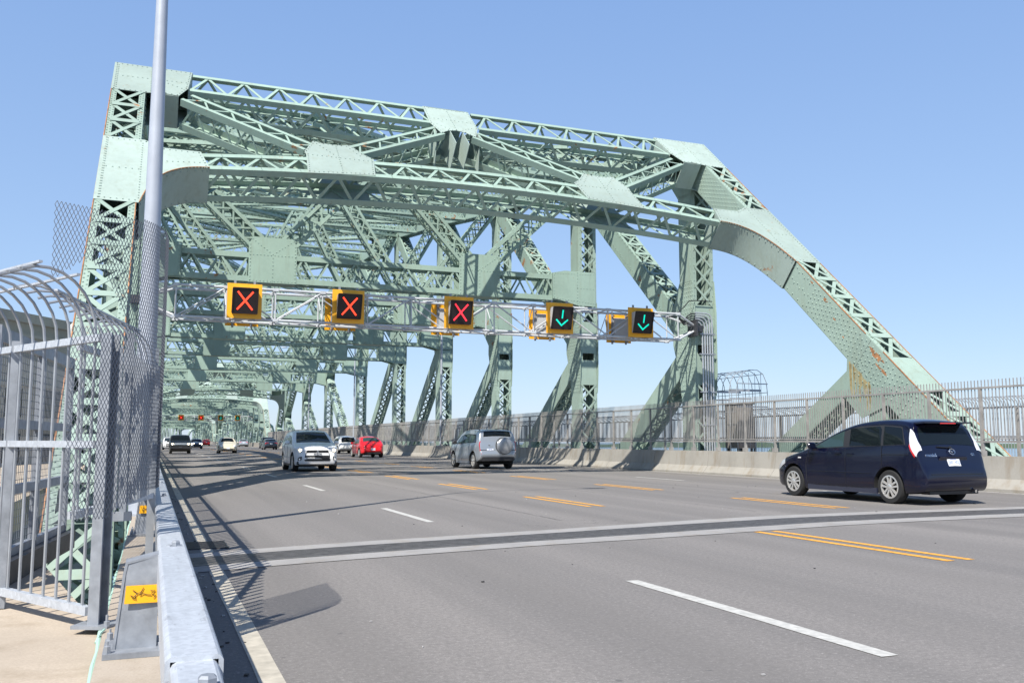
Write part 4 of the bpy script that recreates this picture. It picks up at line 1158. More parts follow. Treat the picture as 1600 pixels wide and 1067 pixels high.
    def nrm(s,y,t,e=.006):
        a=s.S(y+e,t)-s.S(y-e,t); b=s.S(y,min(1,t+e))-s.S(y,max(0,t-e)); n=b.cross(a); 
        if n.length<1e-9: return ZA
        n.normalize(); p=s.S(y,t)
        if n.dot(V((p.x,0,p.z-.7)))<0 and abs(n.y)<.95: n=-n
        return n
    def patch(s,mb,rows,off=.004,mir=True,nt=8,both=True,mi=0):
        """rows: (y,t0,t1)"""
        for sx in((1,-1) if both else (1,)):
            vs=[];N=nt+1
            for y,t0,t1 in rows:
                for k in range(N):
                    t=t0+(t1-t0)*k/nt; p=s.S(y,t)+s.nrm(y,t)*off; vs.append((p.x*sx,p.y,p.z))
            mb.add(vs,[(i*N+k,i*N+k+1,(i+1)*N+k+1,(i+1)*N+k) for i in range(len(rows)-1) for k in range(nt)],mi)
    def side(s,mb,poly,off=.006,n=14,m=4,mi=0):
        """convex polygon (y,z) laid on both flanks"""
        ya=min(p[0] for p in poly); yb=max(p[0] for p in poly)
        def rng(y):
            zs=[]
            for i in range(len(poly)):
                (a,b),(c,d)=poly[i],poly[(i+1)%len(poly)]
                if (a-y)*(c-y)<=0 and a!=c: zs.append(b+(d-b)*(y-a)/(c-a))
                elif a==c==y: zs+= [b,d]
            return min(zs),max(zs)
        for sx in(1,-1):
            vs=[]
            for i in range(n+1):
                y=ya+(yb-ya)*i/n; y=min(max(y,ya+1e-5),yb-1e-5); lo,hi=rng(y)
                for k in range(m+1):
                    z=lo+(hi-lo)*k/m; vs.append((sx*(s.W(y,z)+off),y,z))
            mb.add(vs,[(i*(m+1)+k,i*(m+1)+k+1,(i+1)*(m+1)+k+1,(i+1)*(m+1)+k) for i in range(n) for k in range(m)],mi)
    def sline(s,mb,pts,r=.006,off=.002):
        for sx in(1,-1):
            q=[]
            for (a,b),(c,d) in zip(pts,pts[1:]):
                for k in range(5): f=k/5; q.append((a+(c-a)*f,b+(d-b)*f))
            q.append(pts[-1]); mb.tube([V((sx*(s.W(y,z)+off),y,z)) for y,z in q],r,5)
def wheel(parent,x,y,r,w,spokes=5,style=0):
    sx=1 if x>0 else -1
    mb=MB(); mb.lathe((x-sx*w,y,r),XA*sx,[(r*.64,0),(r*.93,.0),(r,.03),(r,w-.03),(r*.94,w),(r*.70,w+.002),(r*.68,w-.02)],36,0,False)
    t=mb.build('wheel',M['tyre'],parent,True)
    mb=MB(); R1=r*.69
    mb.lathe((x-sx*w,y,r),XA*sx,[(.001,w*.45),(R1,w*.45),(R1,w-.004),(R1*.93,w+.004),(R1*.90,w-.02)],32,1,False)
    for k in range(spokes):
        a=2*math.pi*k/spokes+.3
        d=V((0,math.cos(a),math.sin(a))); e=V((0,-math.sin(a),math.cos(a))); c=V((x,y,r))
        for q in((-.5,.5) if style else (0,)):
            p0=c+d*(R1*.12)+e*(q*R1*.16)-XA*sx*.012; p1=c+d*(R1*.93)+e*(q*R1*.42)-XA*sx*.012
            mb.bar(p0,p1,R1*(.17 if style else .30),.03,XA)
    mb.lathe((x-sx*.03,y,r),XA*sx,[(R1*.26,0),(R1*.26,.03),(R1*.18,.04),(.001,.04)],16)
    mb.lathe((x-sx*w,y,r),XA*sx,[(R1*1.0,w-.01),(R1*1.0,w+.004),(R1*.88,w+.006),(R1*.86,w-.05)],32,0,False)
    mb.build('rim',[M['alloy'],M['arch']],t,True,50)
def mirror(parent,b,y,z,mat,w=.20,h=.15):
    for sx in(1,-1):
        x=b.W(y,z); mb=MB(); vs=[];n=10
        for k,(q,g) in enumerate(((0,.75),(.02,1.),(.06,.98),(.10,.7),(.115,.25))):
            for j in range(n):
                a=2*math.pi*j/n; ca=math.copysign(abs(math.cos(a))**.6,math.cos(a)); sa=math.copysign(abs(math.sin(a))**.6,math.sin(a))
                vs.append((sx*(x+.04+w*.5+w*.5*g*ca),y+q-.02,z+.05+h*.5*g*sa))
        mb.add(vs,[(i*n+j,i*n+(j+1)%n,(i+1)*n+(j+1)%n,(i+1)*n+j) for i in range(4) for j in range(n)]+[tuple(range(n)),tuple(range(4*n,5*n))])
        mb.bar((sx*(x-.03),y+.02,z-.01),(sx*(x+.09),y+.02,z+.02),.05,.035); mb.build('mirror',mat,parent,True,50)
def handles(parent,b,pts,mat):
    for y,z in pts:
        for sx in(1,-1):
            x=b.W(y,z)+.012; mb=MB(); mb.bar((sx*x,y-.09,z),(sx*x,y+.09,z),.018,.028); mb.bar((sx*(x+.008),y-.075,z),(sx*(x+.008),y+.075,z),.014,.02); mb.build('door_handle',mat,parent)
def plate_at(parent,y,z,d,tilt=0,ink=True,mat='plate_white',w=.155,h=.08,x=0):
    mb=MB(); n=V((0,d*math.cos(tilt),math.sin(tilt))); u=n.cross(XA).normalized(); u=u if u.z>0 else -u; c=V((x,y,z))
    mb.boxv(c,XA*w,u*h,n*.006); o=mb.build('number_plate',M[mat],parent)
    if ink:
        mb=MB(); rnd=random.Random(9)
        for k in range(7):
            if k==3: continue
            xx=-w*.8+k*w*.27
            c2=c+n*.0065+u*-.008; a=XA*(-d*-1 if 0 else 1)
            mb.boxv(c2+XA*xx-XA*.011,XA*.004,u*h*.45,n*.001); mb.boxv(c2+XA*xx+XA*.011,XA*.004,u*h*.45,n*.001); mb.boxv(c2+XA*xx+u*(h*.45*(k%3-1)),XA*.013,u*.005,n*.001)
        mb.boxv(c+n*.0065+u*h*.75,XA*w*.5,u*h*.1,n*.001)
        mb.build('lettering',M['plate_ink'] if mat=='plate_white' else M['plate_white'],o)
def rearx(b,y): return b.zt(y)
def build_car(name,label,kind,mat,loc,rz,group=None,cat='car',lit=False,detail=True,glass='glass'):
    c=thing(name,label,cat,loc,rz,group)
    g=M[glass]
    if kind=='van':
        L=4.50
        b=Body(top=[(0,.52),(.015,.66),(.07,.74),(.09,.80),(.15,1.0),(.25,1.22),(.37,1.46),(.40,1.53),(.52,1.59),(.95,1.63),(1.45,1.615),(1.85,1.565),(2.25,1.45),(2.65,1.28),(3.1,1.085),(3.4,.985),(3.95,.865),(4.25,.74),(4.42,.60),(4.50,.46)],
               bot=[(0,.46),(.02,.31),(.12,.25),(.4,.22),(1.2,.19),(3.3,.19),(3.9,.20),(4.35,.22),(4.47,.34),(4.50,.44)],
               wid=[(0,.76),(.08,.82),(.25,.87),(.6,.885),(2.,.89),(3.4,.885),(3.9,.86),(4.2,.79),(4.4,.67),(4.50,.50)],belt=[(0,1.10),(1.0,1.08),(3.4,1.0)],tum=.25,zw=.64)
        wh=[(.85,.335),(3.66,.335)]; rw=.385; wr=.325; ww=.21
        me=b.mesh([mat,M['arch']],wh,rw); body=link('body',me,c)
        mb=MB(); b.side(mb,[(2.07,1.10),(2.98,1.055),(2.90,1.09),(2.5,1.285),(2.12,1.425)]); mb.build('window',M['glass_light'],c,True)
        mb=MB(); b.side(mb,[(1.04,1.125),(1.95,1.105),(1.97,1.465),(1.12,1.505)]); mb.build('window',g,c,True)
        mb=MB(); b.side(mb,[(.46,1.15),(.98,1.13),(1.06,1.505),(.60,1.465)]); mb.build('window',g,c,True)
        mb=MB(); b.side(mb,[(.42,1.14),(3.04,1.045),(2.92,1.11),(2.5,1.305),(2.1,1.455),(1.9,1.50),(1.1,1.525),(.60,1.49)],.003,30); mb.build('window_frame',M['trim'],c,True)
        mb=MB(); b.patch(mb,[(1.95+1.2*k/9,.76,1.) for k in range(10)]); mb.build('windscreen',g,c,True)
        mb=MB(); b.patch(mb,[(y,.745,1.) for y in(.20,.23,.26,.29,.32,.345,.365)],.006); mb.build('rear_window',g,c,True)
        mb=MB(); b.patch(mb,[(.165,.53,.73),(.20,.49,.735),(.24,.475,.725),(.28,.475,.71),(.32,.48,.69),(.36,.50,.64),(.385,.53,.59)],.008); o=mb.build('tail_lamp',M['lens_clear'],c,True)
        mb=MB(); b.patch(mb,[(.20,.46,.50),(.24,.445,.485),(.29,.445,.48),(.33,.455,.485)],.011); mb.build('red_lens',M['lens_red'],c,True)
        mb=MB(); mb.boxv((0,.30,1.555),XA*.60,YA*.13+ZA*-.008,ZA*.014); mb.build('spoiler',mat,c)
        mb=MB(); mb.boxv((0,.172,1.548),XA*.20,YA*.004,ZA*.010); mb.build('brake_lamp',M['lens_red'],c)
        # tail-gate: number plate recess, badge, wiper, seam
        mb=MB(); mb.boxv((0,.098,.905),XA*.34,YA*.018+ZA*.006,ZA*.014); mb.boxv((0,.104,.80),XA*.36,YA*.01,ZA*.10); mb.build('tailgate_trim',mat,c)
        plate_at(c,.080,.81,-1,.33)
        mb=MB(); cc=V((0,.120,1.005)); n=V((0,-.93,.36)); u=n.cross(XA).normalized(); u=u if u.z>0 else -u
        pts=[cc+n*.012+XA*(.072*math.cos(a))+u*(.054*math.sin(a)) for a in [2*math.pi*k/20 for k in range(21)]]; mb.tube(pts,.008,6)
        mb.tube([cc+n*.012+XA*x_+u*z_ for x_,z_ in((-.066,.02),(-.03,.016),(0,-.016),(.03,.016),(.066,.02))],.009,6); mb.build('badge',M['chrome'],c,True)
        mb=MB(); mb.tube([(.0,.150,1.08),(-.05,.146,1.085),(-.32,.165,1.10)],.012,6); mb.lathe((0,.17,1.078),V((0,-.93,.36)),[(.03,0),(.03,.03),(.001,.035)],12); mb.build('wiper',M['black'],c)
        try:
            for txt,xx,hh in(('mazda5',.73,.075),('GS',-.52,.06)):
                cu=bpy.data.curves.new('t','FONT'); cu.body=txt; cu.size=hh*1.25; cu.extrude=.003; ob=bpy.data.objects.new('t',cu); COL.objects.link(ob)
                dg=bpy.context.evaluated_depsgraph_get(); dg.update(); tm=bpy.data.meshes.new_from_object(ob.evaluated_get(dg)); bpy.data.objects.remove(ob)
                tm.materials.clear(); tm.materials.append(M['chrome']); o=link('lettering',tm,c)
                xs=(lambda q:-q)   # seen from behind, text runs towards +x
                o.rotation_euler=(R(90)-.36,0,0); o.location=(-.66 if xx>0 else .50,.116,.915 if xx>0 else .93)
        except Exception as ex: print('text',ex)
        mb=MB(); b.sline(mb,[(2.01,.25),(2.01,1.08)]); b.sline(mb,[(1.01,.7),(1.01,1.1)]); b.sline(mb,[(3.18,.30),(3.22,.7),(3.12,1.0)]); b.sline(mb,[(1.01,.95),(.35,.95)],.006)
        b.sline(mb,[(3.1,.28),(1.3,.28)],.003); mb.build('door_seam',M['black'],c)
        mb=MB(); b.sline(mb,[(3.15,.58),(1.3,.58)],.007,.004); mb.build('side_moulding',mat,c,True)
        mb=MB()
        for sx in(1,-1): mb.boxv((sx*.845,2.18,.235),XA*.025,YA*1.0,ZA*.055)
        mb.build('side_skirt',paint('navy_skirt',(.02,.024,.045),.4),c)
        mb=MB(); mb.boxv((0,.20,.235),XA*.62,YA*.10,ZA*.03); mb.build('rear_valance',M['trim'],c)
        for sx in(1,-1): mb=MB(); mb.boxv((sx*.60,.035,.50),XA*.085,YA*.022,ZA*.016); mb.build('reflector',M['lens_red'],c)
        mb=MB(); mb.boxv((0,.030,.585),XA*.66,YA*.03,ZA*.005); mb.build('bumper_step',M['black'],c)
        mb=MB(); mb.tube([(.45,.0,.26),(.45,.3,.26)],.03,8); mb.build('exhaust',M['chrome'],c,True)
        mirror(c,b,2.86,1.06,mat); handles(c,b,[(2.2,.96),(1.86,.95)],mat)
        mb=MB(); b.patch(mb,[(3.95,.50,.74),(4.1,.48,.80),(4.25,.46,.82),(4.33,.46,.78)],.006); mb.build('headlight',M['lens_clear'],c,True)
        mb=MB(); b.patch(mb,[(4.44,.45,1.),(4.48,.4,1.),(4.495,.4,1.)],.005); mb.build('grille',M['trim'],c,True)
        mb=MB(); 
        for sx in(1,-1): mb.boxv((sx*(b.W(3.42,.85)+.004),3.42,.85),XA*.006,YA*.045,ZA*.014)
        mb.build('side_repeater',M['lens_clear'],c)
    elif kind in('suv','boxy','silver'):
        L=4.3
        if kind=='suv':
            top=[(0,.62),(.02,.78),(.06,.90),(.10,1.0),(.30,1.36),(.42,1.50),(.7,1.57),(1.6,1.63),(2.2,1.60),(2.55,1.50),(3.0,1.26),(3.35,1.10),(3.75,1.03),(4.05,.96),(4.2,.88),(4.27,.72),(4.30,.55)]
            wid=[(0,.72),(.1,.82),(.4,.885),(2.,.895),(3.3,.89),(3.8,.865),(4.1,.80),(4.24,.70),(4.30,.60)]; tum=.24; belt=[(0,1.08),(3.3,1.0)]
            bot=[(0,.58),(.05,.42),(.4,.30),(1,.22),(3.4,.22),(3.8,.24),(4.22,.27),(4.28,.38),(4.30,.50)]
        elif kind=='boxy':
            top=[(0,.62),(.01,.9),(.04,1.05),(.10,1.35),(.16,1.62),(.35,1.70),(1.6,1.74),(2.6,1.72),(2.9,1.62),(3.3,1.28),(3.5,1.13),(4.2,1.08),(4.5,1.02),(4.60,.85),(4.63,.6)]; L=4.63
            wid=[(0,.86),(.1,.92),(.5,.95),(3.,.95),(4.2,.93),(4.5,.88),(4.63,.8)]; tum=.14; belt=[(0,1.12),(3.5,1.08)]
            bot=[(0,.55),(.05,.4),(.5,.3),(1,.25),(3.6,.25),(4.5,.28),(4.6,.4),(4.63,.55)]
        else:
            top=[(0,.64),(.015,.74),(.05,.80),(.06,.86),(.085,1.05),(.17,1.35),(.25,1.57),(.34,1.64),(.6,1.665),(1.5,1.69),(2.2,1.665),(2.5,1.58),(2.95,1.30),(3.30,1.11),(3.7,1.06),(4.0,1.0),(4.2,.9),(4.28,.74),(4.31,.58)]
            wid=[(0,.78),(.08,.84),(.3,.895),(2.,.905),(3.3,.90),(3.8,.875),(4.1,.81),(4.24,.71),(4.31,.6)]; tum=.17; belt=[(0,1.12),(3.3,1.02)]
            bot=[(0,.60),(.05,.44),(.4,.32),(1,.25),(3.4,.25),(3.8,.27),(4.22,.3),(4.28,.4),(4.31,.54)]
        b=Body(top,bot,wid,belt,tum,.68)
        wh=[(.82,.36),(L-.82,.36)]; rw=.42; wr=.355; ww=.22
        body=link('body',b.mesh([mat,M['arch']],wh,rw),c)
        ra=.46 if kind!='boxy' else .3; yw=3.15 if kind!='boxy' else 3.4
        hz=b.zt(1.6)-.17; 
        pol=[(ra,1.13),(yw,1.07),(yw-.2,1.16),(yw-.72,hz-.07),(1.6,hz),(ra+.16,hz-.03)]
        if kind=='suv': pol[-1]=(ra+.42,hz-.06); pol[0]=(ra+.1,1.17)
        mb=MB(); b.side(mb,pol,.003,30); mb.build('window_frame',M['trim'],c,True)
        wg=M['glass_light'] if kind=='silver' else g
        z1=hz-.025
        mb=MB(); b.side(mb,[(2.25,1.10),(yw-.06,1.095),(yw-.26,1.17),(yw-.76,hz-.10),(2.25,z1-.01)]); mb.build('window',wg,c,True)
        mb=MB(); b.side(mb,[(1.28,1.12),(2.19,1.105),(2.19,z1-.01),(1.36,z1)]); mb.build('window',wg,c,True)
        mb=MB(); b.side(mb,[(pol[0][0]+.06,1.17),(1.2,1.13),(1.29,z1-.02),(pol[-1][0]+.06,z1-.06)]); mb.build('window',wg,c,True)
        w0,w1=(2.42,3.33) if kind=='suv' else ((2.78,3.46) if kind=='boxy' else (2.4,3.27))
        mb=MB(); b.patch(mb,[(w0+(w1-w0)*k/8,.745,1.) for k in range(9)]); mb.build('windscreen',g if kind!='suv' else M['glass_wind'],c,True)
        r0,r1=(.12,.40) if kind=='suv' else ((.055,.15) if kind=='boxy' else (.088,.275))
        mb=MB(); b.patch(mb,[(r0+(r1-r0)*k/28,.75,1.) for k in range(29)],.012); mb.build('rear_window',g,c,True)
        mb=MB(); b.sline(mb,[(2.22,.35),(2.22,1.1)]); b.sline(mb,[(1.24,.8),(1.24,1.1)]); b.sline(mb,[(yw,.5),(yw,.95)]); mb.build('door_seam',M['black'],c)
        mirror(c,b,yw-.28,1.08,mat if kind!='silver' else M['trim']); handles(c,b,[(2.14,.97),(1.30,.98)],mat)
        # sills and lower trim
        mb=MB()
        for sx in(1,-1): mb.boxv((sx*(b.W(2.,.3)-.02),L/2,.285),XA*.02,YA*(L/2-1.27),ZA*.055)
        mb.build('sill',M['trim'] if kind!='silver' else mat,c)
        fy=L
        if kind=='suv':
            # front: trapezoid grille, bumper bar, lamps
            F0=lambda x,z:V((x,b_front(b,x,z)+.012,z))
            def fpoly(name,pts,m,off=.012,par=None):
                mb=MB(); n=len(pts); y_=b_front(b,0,sum(q[1] for q in pts)/n)+off; P=[V((x,y_-.10*abs(x)**2,z)) for x,z in pts]; mb.plate(P,YA,.10); return mb.build(name,m,par or c)
            fpoly('grille',[(-.40,.845),(.40,.845),(.45,.74),(.52,.48),(.48,.42),(-.48,.42),(-.52,.48),(-.45,.74)],M['trim'],.030)
            fpoly('bumper_bar',[(-.43,.735),(.43,.735),(.455,.635),(-.455,.635)],mat,.050)
            mb=MB()
            for k in range(4): mb.bar((-.44,fy+.034,.49+k*.028),(.44,fy+.034,.49+k*.028),.012,.008)
            mb.build('grille_bars',M['black'],c)
            mb=MB(); yy=b_front(b,0,.64)+.045
            for a in(90,210,330):
                d=V((math.cos(R(a)),0,math.sin(R(a)))); e=V((-d.z,0,d.x)); o0=V((0,yy,.79))
                mb.plate([o0,o0+d*.033+e*.019,o0+d*.066,o0+d*.033-e*.019],YA,.008)
            mb.build('badge',M['chrome'],c)
            plate_at(c,fy+.062,.675,1,0,True,'plate_dark',.15,.045)
            for sx in(1,-1):
                mb=MB(); n=8; top_=[(.40,.855),(.50,.885),(.62,.90),(.76,.905)]; bt=[(.40,.835),(.52,.80),(.66,.775),(.77,.80)]
                P=[V((sx*x,b_front(b,x,z)+.012,z)) for x,z in top_+bt[::-1]]; mb.plate(P,YA,.02); h=mb.build('headlight',M['lens_clear'],c)
                mb=MB(); mb.lathe((sx*.665,b_front(b,.665,.84)+.008,.84),YA,[(.05,0),(.05,.012),(.03,.016),(.001,.016)],16); mb.build('bulb',M['headlit'] if lit else M['chrome'],h)
                mb=MB(); P=[V((sx*x,b_front(b,x,z)+.012,z)) for x,z in((.60,.60),(.70,.58),(.745,.52),(.74,.44),(.66,.43),(.62,.47))]; mb.plate(P,YA,.02); f_=mb.build('fog_lamp',M['trim'],c)
                mb=MB(); mb.lathe((sx*.685,b_front(b,.685,.485)+.01,.485),YA,[(.04,0),(.04,.012),(.001,.014)],14); mb.build('bulb',M['lens_clear'],f_)
            fpoly('bumper_lip',[(-.78,.40),(-.34,.42),(.34,.42),(.78,.40),(.78,.27),(-.78,.27)],M['trim'],.004)
        elif kind=='silver':
            mb=MB(); b.patch(mb,[(.055,.50,.735),(.075,.47,.74),(.10,.47,.735),(.13,.48,.72)],.010); o=mb.build('tail_lamp',M['lens_red'],c,True)
            mb=MB(); b.patch(mb,[(.050,.44,.70),(.058,.43,.70)],.014); mb.build('clear_lens',M['lens_clear'],c,True)
            mb=MB(); cc=V((.27,.0,.985)); rr=.36; mb.lathe(cc+YA*.12,-YA,[(rr*1.03,-.05),(rr*1.035,.10),(rr*1.0,.135)],36); mb.build('spare_tyre',M['tyre'],c,True); sw=MB()
            sw.lathe(cc+YA*.09,-YA,[(rr*.96,-.02),(rr,.03),(rr,.17),(rr*.95,.205),(rr*.8,.225),(rr*.45,.235),(.001,.237)],40); sw.build('spare_wheel_cover',paint('silver_cover',(.30,.315,.335),.35,.45),c,True,60)
            plate_at(c,.045,.79,-1,.1,True,'plate_white',.15,.08,-.36)
            mb=MB(); mb.boxv((-.40,.07,1.03),XA*.045,YA*.012,ZA*.012); mb.boxv((-.33,.075,.955),XA*.08,YA*.01,ZA*.011); mb.build('badge',M['chrome'],c)
            mb=MB(); b.patch(mb,[(.006,.45,.66),(.012,.43,.68)],.006); mb.build('reflector',M['lens_red'],c,True)
            mb=MB(); mb.boxv((0,.055,.815),XA*.80,YA*.012,ZA*.014); mb.build('tailgate_seam',M['black'],c)
            mb=MB(); mb.boxv((0,.07,.44),XA*.72,YA*.05,ZA*.08); mb.build('rear_valance',M['trim'],c)
            for sx in(1,-1):
                mb=MB(); x=b.W(1.5,1.55)-.10; mb.tube([(sx*x,.55,1.65),(sx*x,.62,1.73),(sx*x,1.4,1.755),(sx*x,2.1,1.74),(sx*x,2.2,1.66)],.02,8); mb.build('roof_rail',M['trim'],c,True)
            mb=MB(); b.patch(mb,[(3.95,.5,.74),(4.1,.48,.78),(4.2,.46,.78)],.006); mb.build('headlight',M['lens_clear'],c,True)
        else:
            for sx in(1,-1):
                mb=MB(); P=[V((sx*x,L+.0,z)) for x,z in((.52,.96),(.86,.97),(.87,.82),(.54,.81))]; P=[V((p.x,b_front(b,abs(p.x),p.z)+.015,p.z)) for p in P]; mb.plate(P,YA,.03); h=mb.build('headlight',M['lens_clear'],c)
                mb=MB(); mb.lathe((sx*.70,b_front(b,.7,.89)+.012,.89),YA,[(.075,0),(.075,.015),(.001,.02)],14); mb.build('bulb',M['headlit'] if lit else M['chrome'],h)
                mb=MB(); mb.boxv((sx*.80,b_front(b,.8,.55)+.012,.55),XA*.08,YA*.012,ZA*.05); mb.build('indicator',M['lens_orange'],c)
            mb=MB(); mb.boxv((0,b_front(b,0,.90)+.006,.90),XA*.50,YA*.012,ZA*.09); 
            for z in(.84,.90,.96): mb.boxv((0,b_front(b,0,.9)+.020,z),XA*.49,YA*.008,ZA*.012)
            mb.build('grille',M['chrome'],c)
            mb=MB(); mb.boxv((0,b_front(b,0,.62)+.01,.60),XA*.88,YA*.02,ZA*.12); mb.build('bumper',M['trim'],c)
            plate_at(c,b_front(b,0,.6)+.045,.60,1,0,False,'plate_dark',.15,.05)
    elif kind=='beetle':
        L=4.1
        b=Body(top=[(0,.52),(.02,.66),(.12,.80),(.32,.94),(.55,1.05),(.9,1.28),(1.25,1.43),(1.75,1.50),(2.3,1.46),(2.65,1.30),(2.95,1.08),(3.2,.98),(3.55,.90),(3.85,.76),(4.02,.62),(4.1,.48)],
               bot=[(0,.50),(.04,.38),(.3,.29),(.8,.22),(3.2,.22),(3.8,.26),(4.05,.36),(4.1,.46)],
               wid=[(0,.55),(.12,.70),(.35,.82),(.7,.88),(1.2,.87),(2.6,.87),(3.2,.88),(3.6,.84),(3.9,.70),(4.1,.5)],belt=[(0,.95),(4,.92)],tum=.30,zw=.58,r=.15,crown=.05)
        wh=[(.78,.33),(3.30,.33)]; rw=.40; wr=.325; ww=.21
        body=link('body',b.mesh([mat,M['arch']],wh,rw),c)
        mb=MB(); b.side(mb,[(1.75,.99),(2.78,.98),(2.72,1.02),(2.35,1.26),(1.8,1.30)]); mb.build('window',M['glass_light'],c,True)
        mb=MB(); b.side(mb,[(1.05,1.03),(1.68,1.0),(1.72,1.30),(1.35,1.25)]); mb.build('window',M['glass_light'],c,True)
        mb=MB(); b.patch(mb,[(.66+.5*k/7,.745+.0*k,1.) for k in range(8)],.006); mb.build('rear_window',M['glass_light'],c,True)
        mb=MB(); b.patch(mb,[(2.42+.56*k/7,.75,1.) for k in range(8)]); mb.build('windscreen',g,c,True)
        for sx in(1,-1):
            p=b.S(.22,.66); mb=MB(); mb.lathe((sx*p.x*.93,.15,.80),V((sx*.45,-.8,.3)),[(.10,-.03),(.10,.03),(.08,.045),(.001,.05)],20); mb.build('tail_lamp',M['lens_red'],c,True)
            mb=MB(); mb.lathe((sx*.58,3.92,.70),V((sx*.25,.8,.35)),[(.11,-.05),(.11,.03),(.08,.05),(.001,.06)],20); mb.build('headlight',M['lens_clear'] if not lit else M['lens_clear'],c,True)
        plate_at(c,.008,.60,-1,.05); plate_at(c,4.11,.50,1,0,False)
        mb=MB(); mb.lathe((0,.235,.90),V((0,-.75,.66)),[(.05,0),(.05,.012),(.001,.014)],16); mb.build('badge',M['chrome'],c)
        mb=MB(); mb.boxv((0,.06,.33),XA*.55,YA*.04,ZA*.05); mb.build('rear_valance',M['trim'],c)
        mb=MB(); mb.boxv((0,4.07,.36),XA*.42,YA*.05,ZA*.07); mb.build('lower_grille',M['trim'],c)
        mb=MB(); b.sline(mb,[(1.7,.36),(1.7,.97)]); b.sline(mb,[(2.82,.45),(2.80,.95)]); b.sline(mb,[(1.15,.27),(2.9,.27)],.02); mb.build('door_seam',M['black'],c)
        mirror(c,b,2.6,.97,mat); handles(c,b,[(1.82,.85)],mat)
    else:   # sedan
        L=4.55
        b=Body(top=[(0,.60),(.02,.80),(.08,.95),(.25,1.02),(.65,1.06),(1.1,1.30),(1.5,1.42),(2.1,1.45),(2.6,1.38),(3.1,1.08),(3.3,.98),(3.8,.92),(4.3,.82),(4.48,.66),(4.55,.5)],
               bot=[(0,.56),(.04,.4),(.4,.28),(1,.2),(3.5,.2),(4.4,.24),(4.52,.36),(4.55,.48)],
               wid=[(0,.72),(.1,.80),(.5,.87),(2,.88),(3.6,.87),(4.2,.8),(4.45,.68),(4.55,.56)],belt=[(0,.98),(4,.93)],tum=.25,zw=.6)
        wh=[(.9,.32),(3.62,.32)]; rw=.38; wr=.315; ww=.2
        body=link('body',b.mesh([mat,M['arch']],wh,rw),c)
        mb=MB(); b.side(mb,[(.95,1.02),(3.05,.97),(2.55,1.27),(2.1,1.33),(1.5,1.31)]); mb.build('window',g,c,True)
        mb=MB(); b.patch(mb,[(.68+.5*k/7,.745,1.) for k in range(8)],.006); mb.build('rear_window',g,c,True)
        mb=MB(); b.patch(mb,[(2.5+.68*k/7,.745,1.) for k in range(8)]); mb.build('windscreen',g,c,True)
        mb=MB(); b.patch(mb,[(.03,.46,.85),(.06,.45,.84),(.09,.46,.80)],.008); mb.build('tail_lamp',M['lens_red'],c,True)
        mb=MB(); b.patch(mb,[(4.25,.48,.85),(4.36,.46,.85),(4.44,.46,.8)],.008); mb.build('headlight',M['headlit'] if lit else M['lens_clear'],c,True)
        plate_at(c,.02,.78,-1,.05,False); mb=MB(); mb.boxv((0,4.545,.52),XA*.4,YA*.02,ZA*.08); mb.build('grille',M['trim'],c)
        mirror(c,b,2.9,.96,mat)
        mb=MB(); b.sline(mb,[(2.05,.3),(2.05,.97)]); b.sline(mb,[(3.15,.4),(3.12,.92)]); mb.build('door_seam',M['black'],c)
    hw=lerp_table(b.wid,wh[0][0])
    for y,z in wh:
        for sx in(1,-1): wheel(c,sx*(hw-.025),y,wr,ww,5 if kind!='van' else 5,1 if kind=='van' else 0)
    # underside
    mb=MB(); mb.box(-hw+.15,hw-.15,.45,L-.45,.20,.30); mb.build('underbody',M['arch'],c)
    return c
def b_front(b,x,z):
    """y of the front face at lateral x and height z"""
    lo,hi=b.y1*.72,b.y1
    for _ in range(26):
        m=(lo+hi)/2; ok=b.zb(m)<=z<=b.zt(m)+b.crown and b.W(m,z)>=abs(x)
        if ok: lo=m
        else: hi=m
    return lo
M['plate_dark']=plain('dark_number_plate',(.05,.055,.065),.4)
M['glass_wind']=plain('windscreen_glass',(.02,.028,.032),.04,spec=.3)
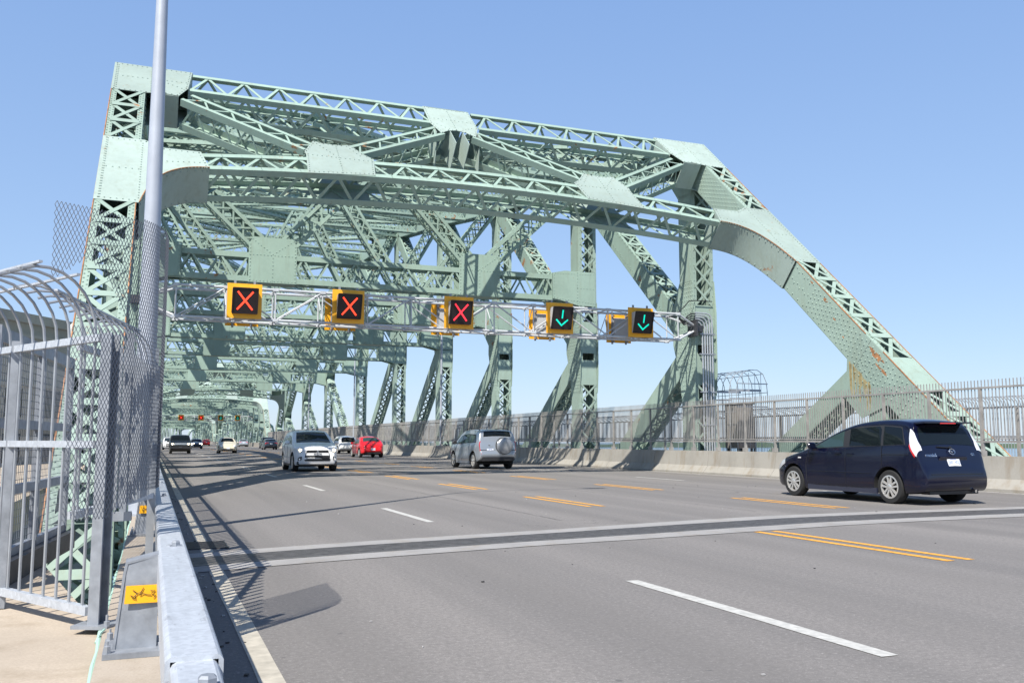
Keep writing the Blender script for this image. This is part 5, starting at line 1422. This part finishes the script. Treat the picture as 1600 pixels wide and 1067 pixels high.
# heading +y unless turned round; local y=0 is the rear bumper
navy=paint('navy_paint',(.0025,.0035,.016),.16,.0,.25)
white=paint('white_paint',(.80,.80,.79),.3)
silver=paint('silver_paint',(.40,.43,.46),.30,.55)
red=paint('red_paint',(.62,.012,.016),.25)
black=paint('black_car_paint',(.006,.007,.008),.25,.0,.25)
cream=paint('cream_paint_car',(.56,.51,.39),.3)
grey=paint('grey_blue_paint',(.06,.075,.10),.3,.3)
lsil=paint('light_silver_paint',(.50,.54,.58),.3,.5)
build_car('minivan','dark navy minivan with tall clear tail lamps, nearest the camera on the right','van',navy,(14.26,13.02,0),R(.6),cat='van')
build_car('compact_crossover','white crossover with lit headlamps coming towards the camera','suv',white,(6.10,36.15+4.25,0),R(180),lit=True)
build_car('offroader','silver off-roader with a round spare wheel cover on its tailgate','silver',silver,(13.86,36.55,0),R(.5))
build_car('small_coupe','glossy red rounded small car driving away beyond the silver off-roader','beetle',red,(14.75,64.1,0),R(0))
build_car('crossover','white crossover driving away, half hidden behind the oncoming white one','suv',white,(17.1,84.5,0),R(0))
build_car('boxy_wagon','black boxy wagon with lit headlamps coming towards the camera at the far left','boxy',black,(2.55,89.5+4.6,0),R(180),lit=True)
build_car('small_coupe','cream rounded small car with lit lamps coming towards the camera','beetle',cream,(6.85,90.5+4.1,0),R(180))
build_car('crossover','small far white crossover partly behind the black boxy wagon, at the left edge','suv',white,(2.3,128+4.3,0),R(180),lit=True)
build_car('sedan','dark far sedan just behind the right side of the black boxy wagon','sedan',grey,(6.2,140+4.5,0),R(180),lit=True)
build_car('sedan','tiny red car far away, driving off beyond the cream car','sedan',red,(11.6,216,0),0)
build_car('sedan','small light silver sedan far away, between the cream car and the dark sedan','sedan',lsil,(16.6,182,0),0)
build_car('sedan','dark grey blue sedan driving away in the right lane, far beyond the white car','sedan',grey,(14.9,124.5,0),0)
build_car('boxy_wagon','dark far wagon beside the barrier, just ahead of the dark grey blue sedan','boxy',paint('brown_dark_paint',(.03,.027,.026),.35),(17.2,148,0),0)
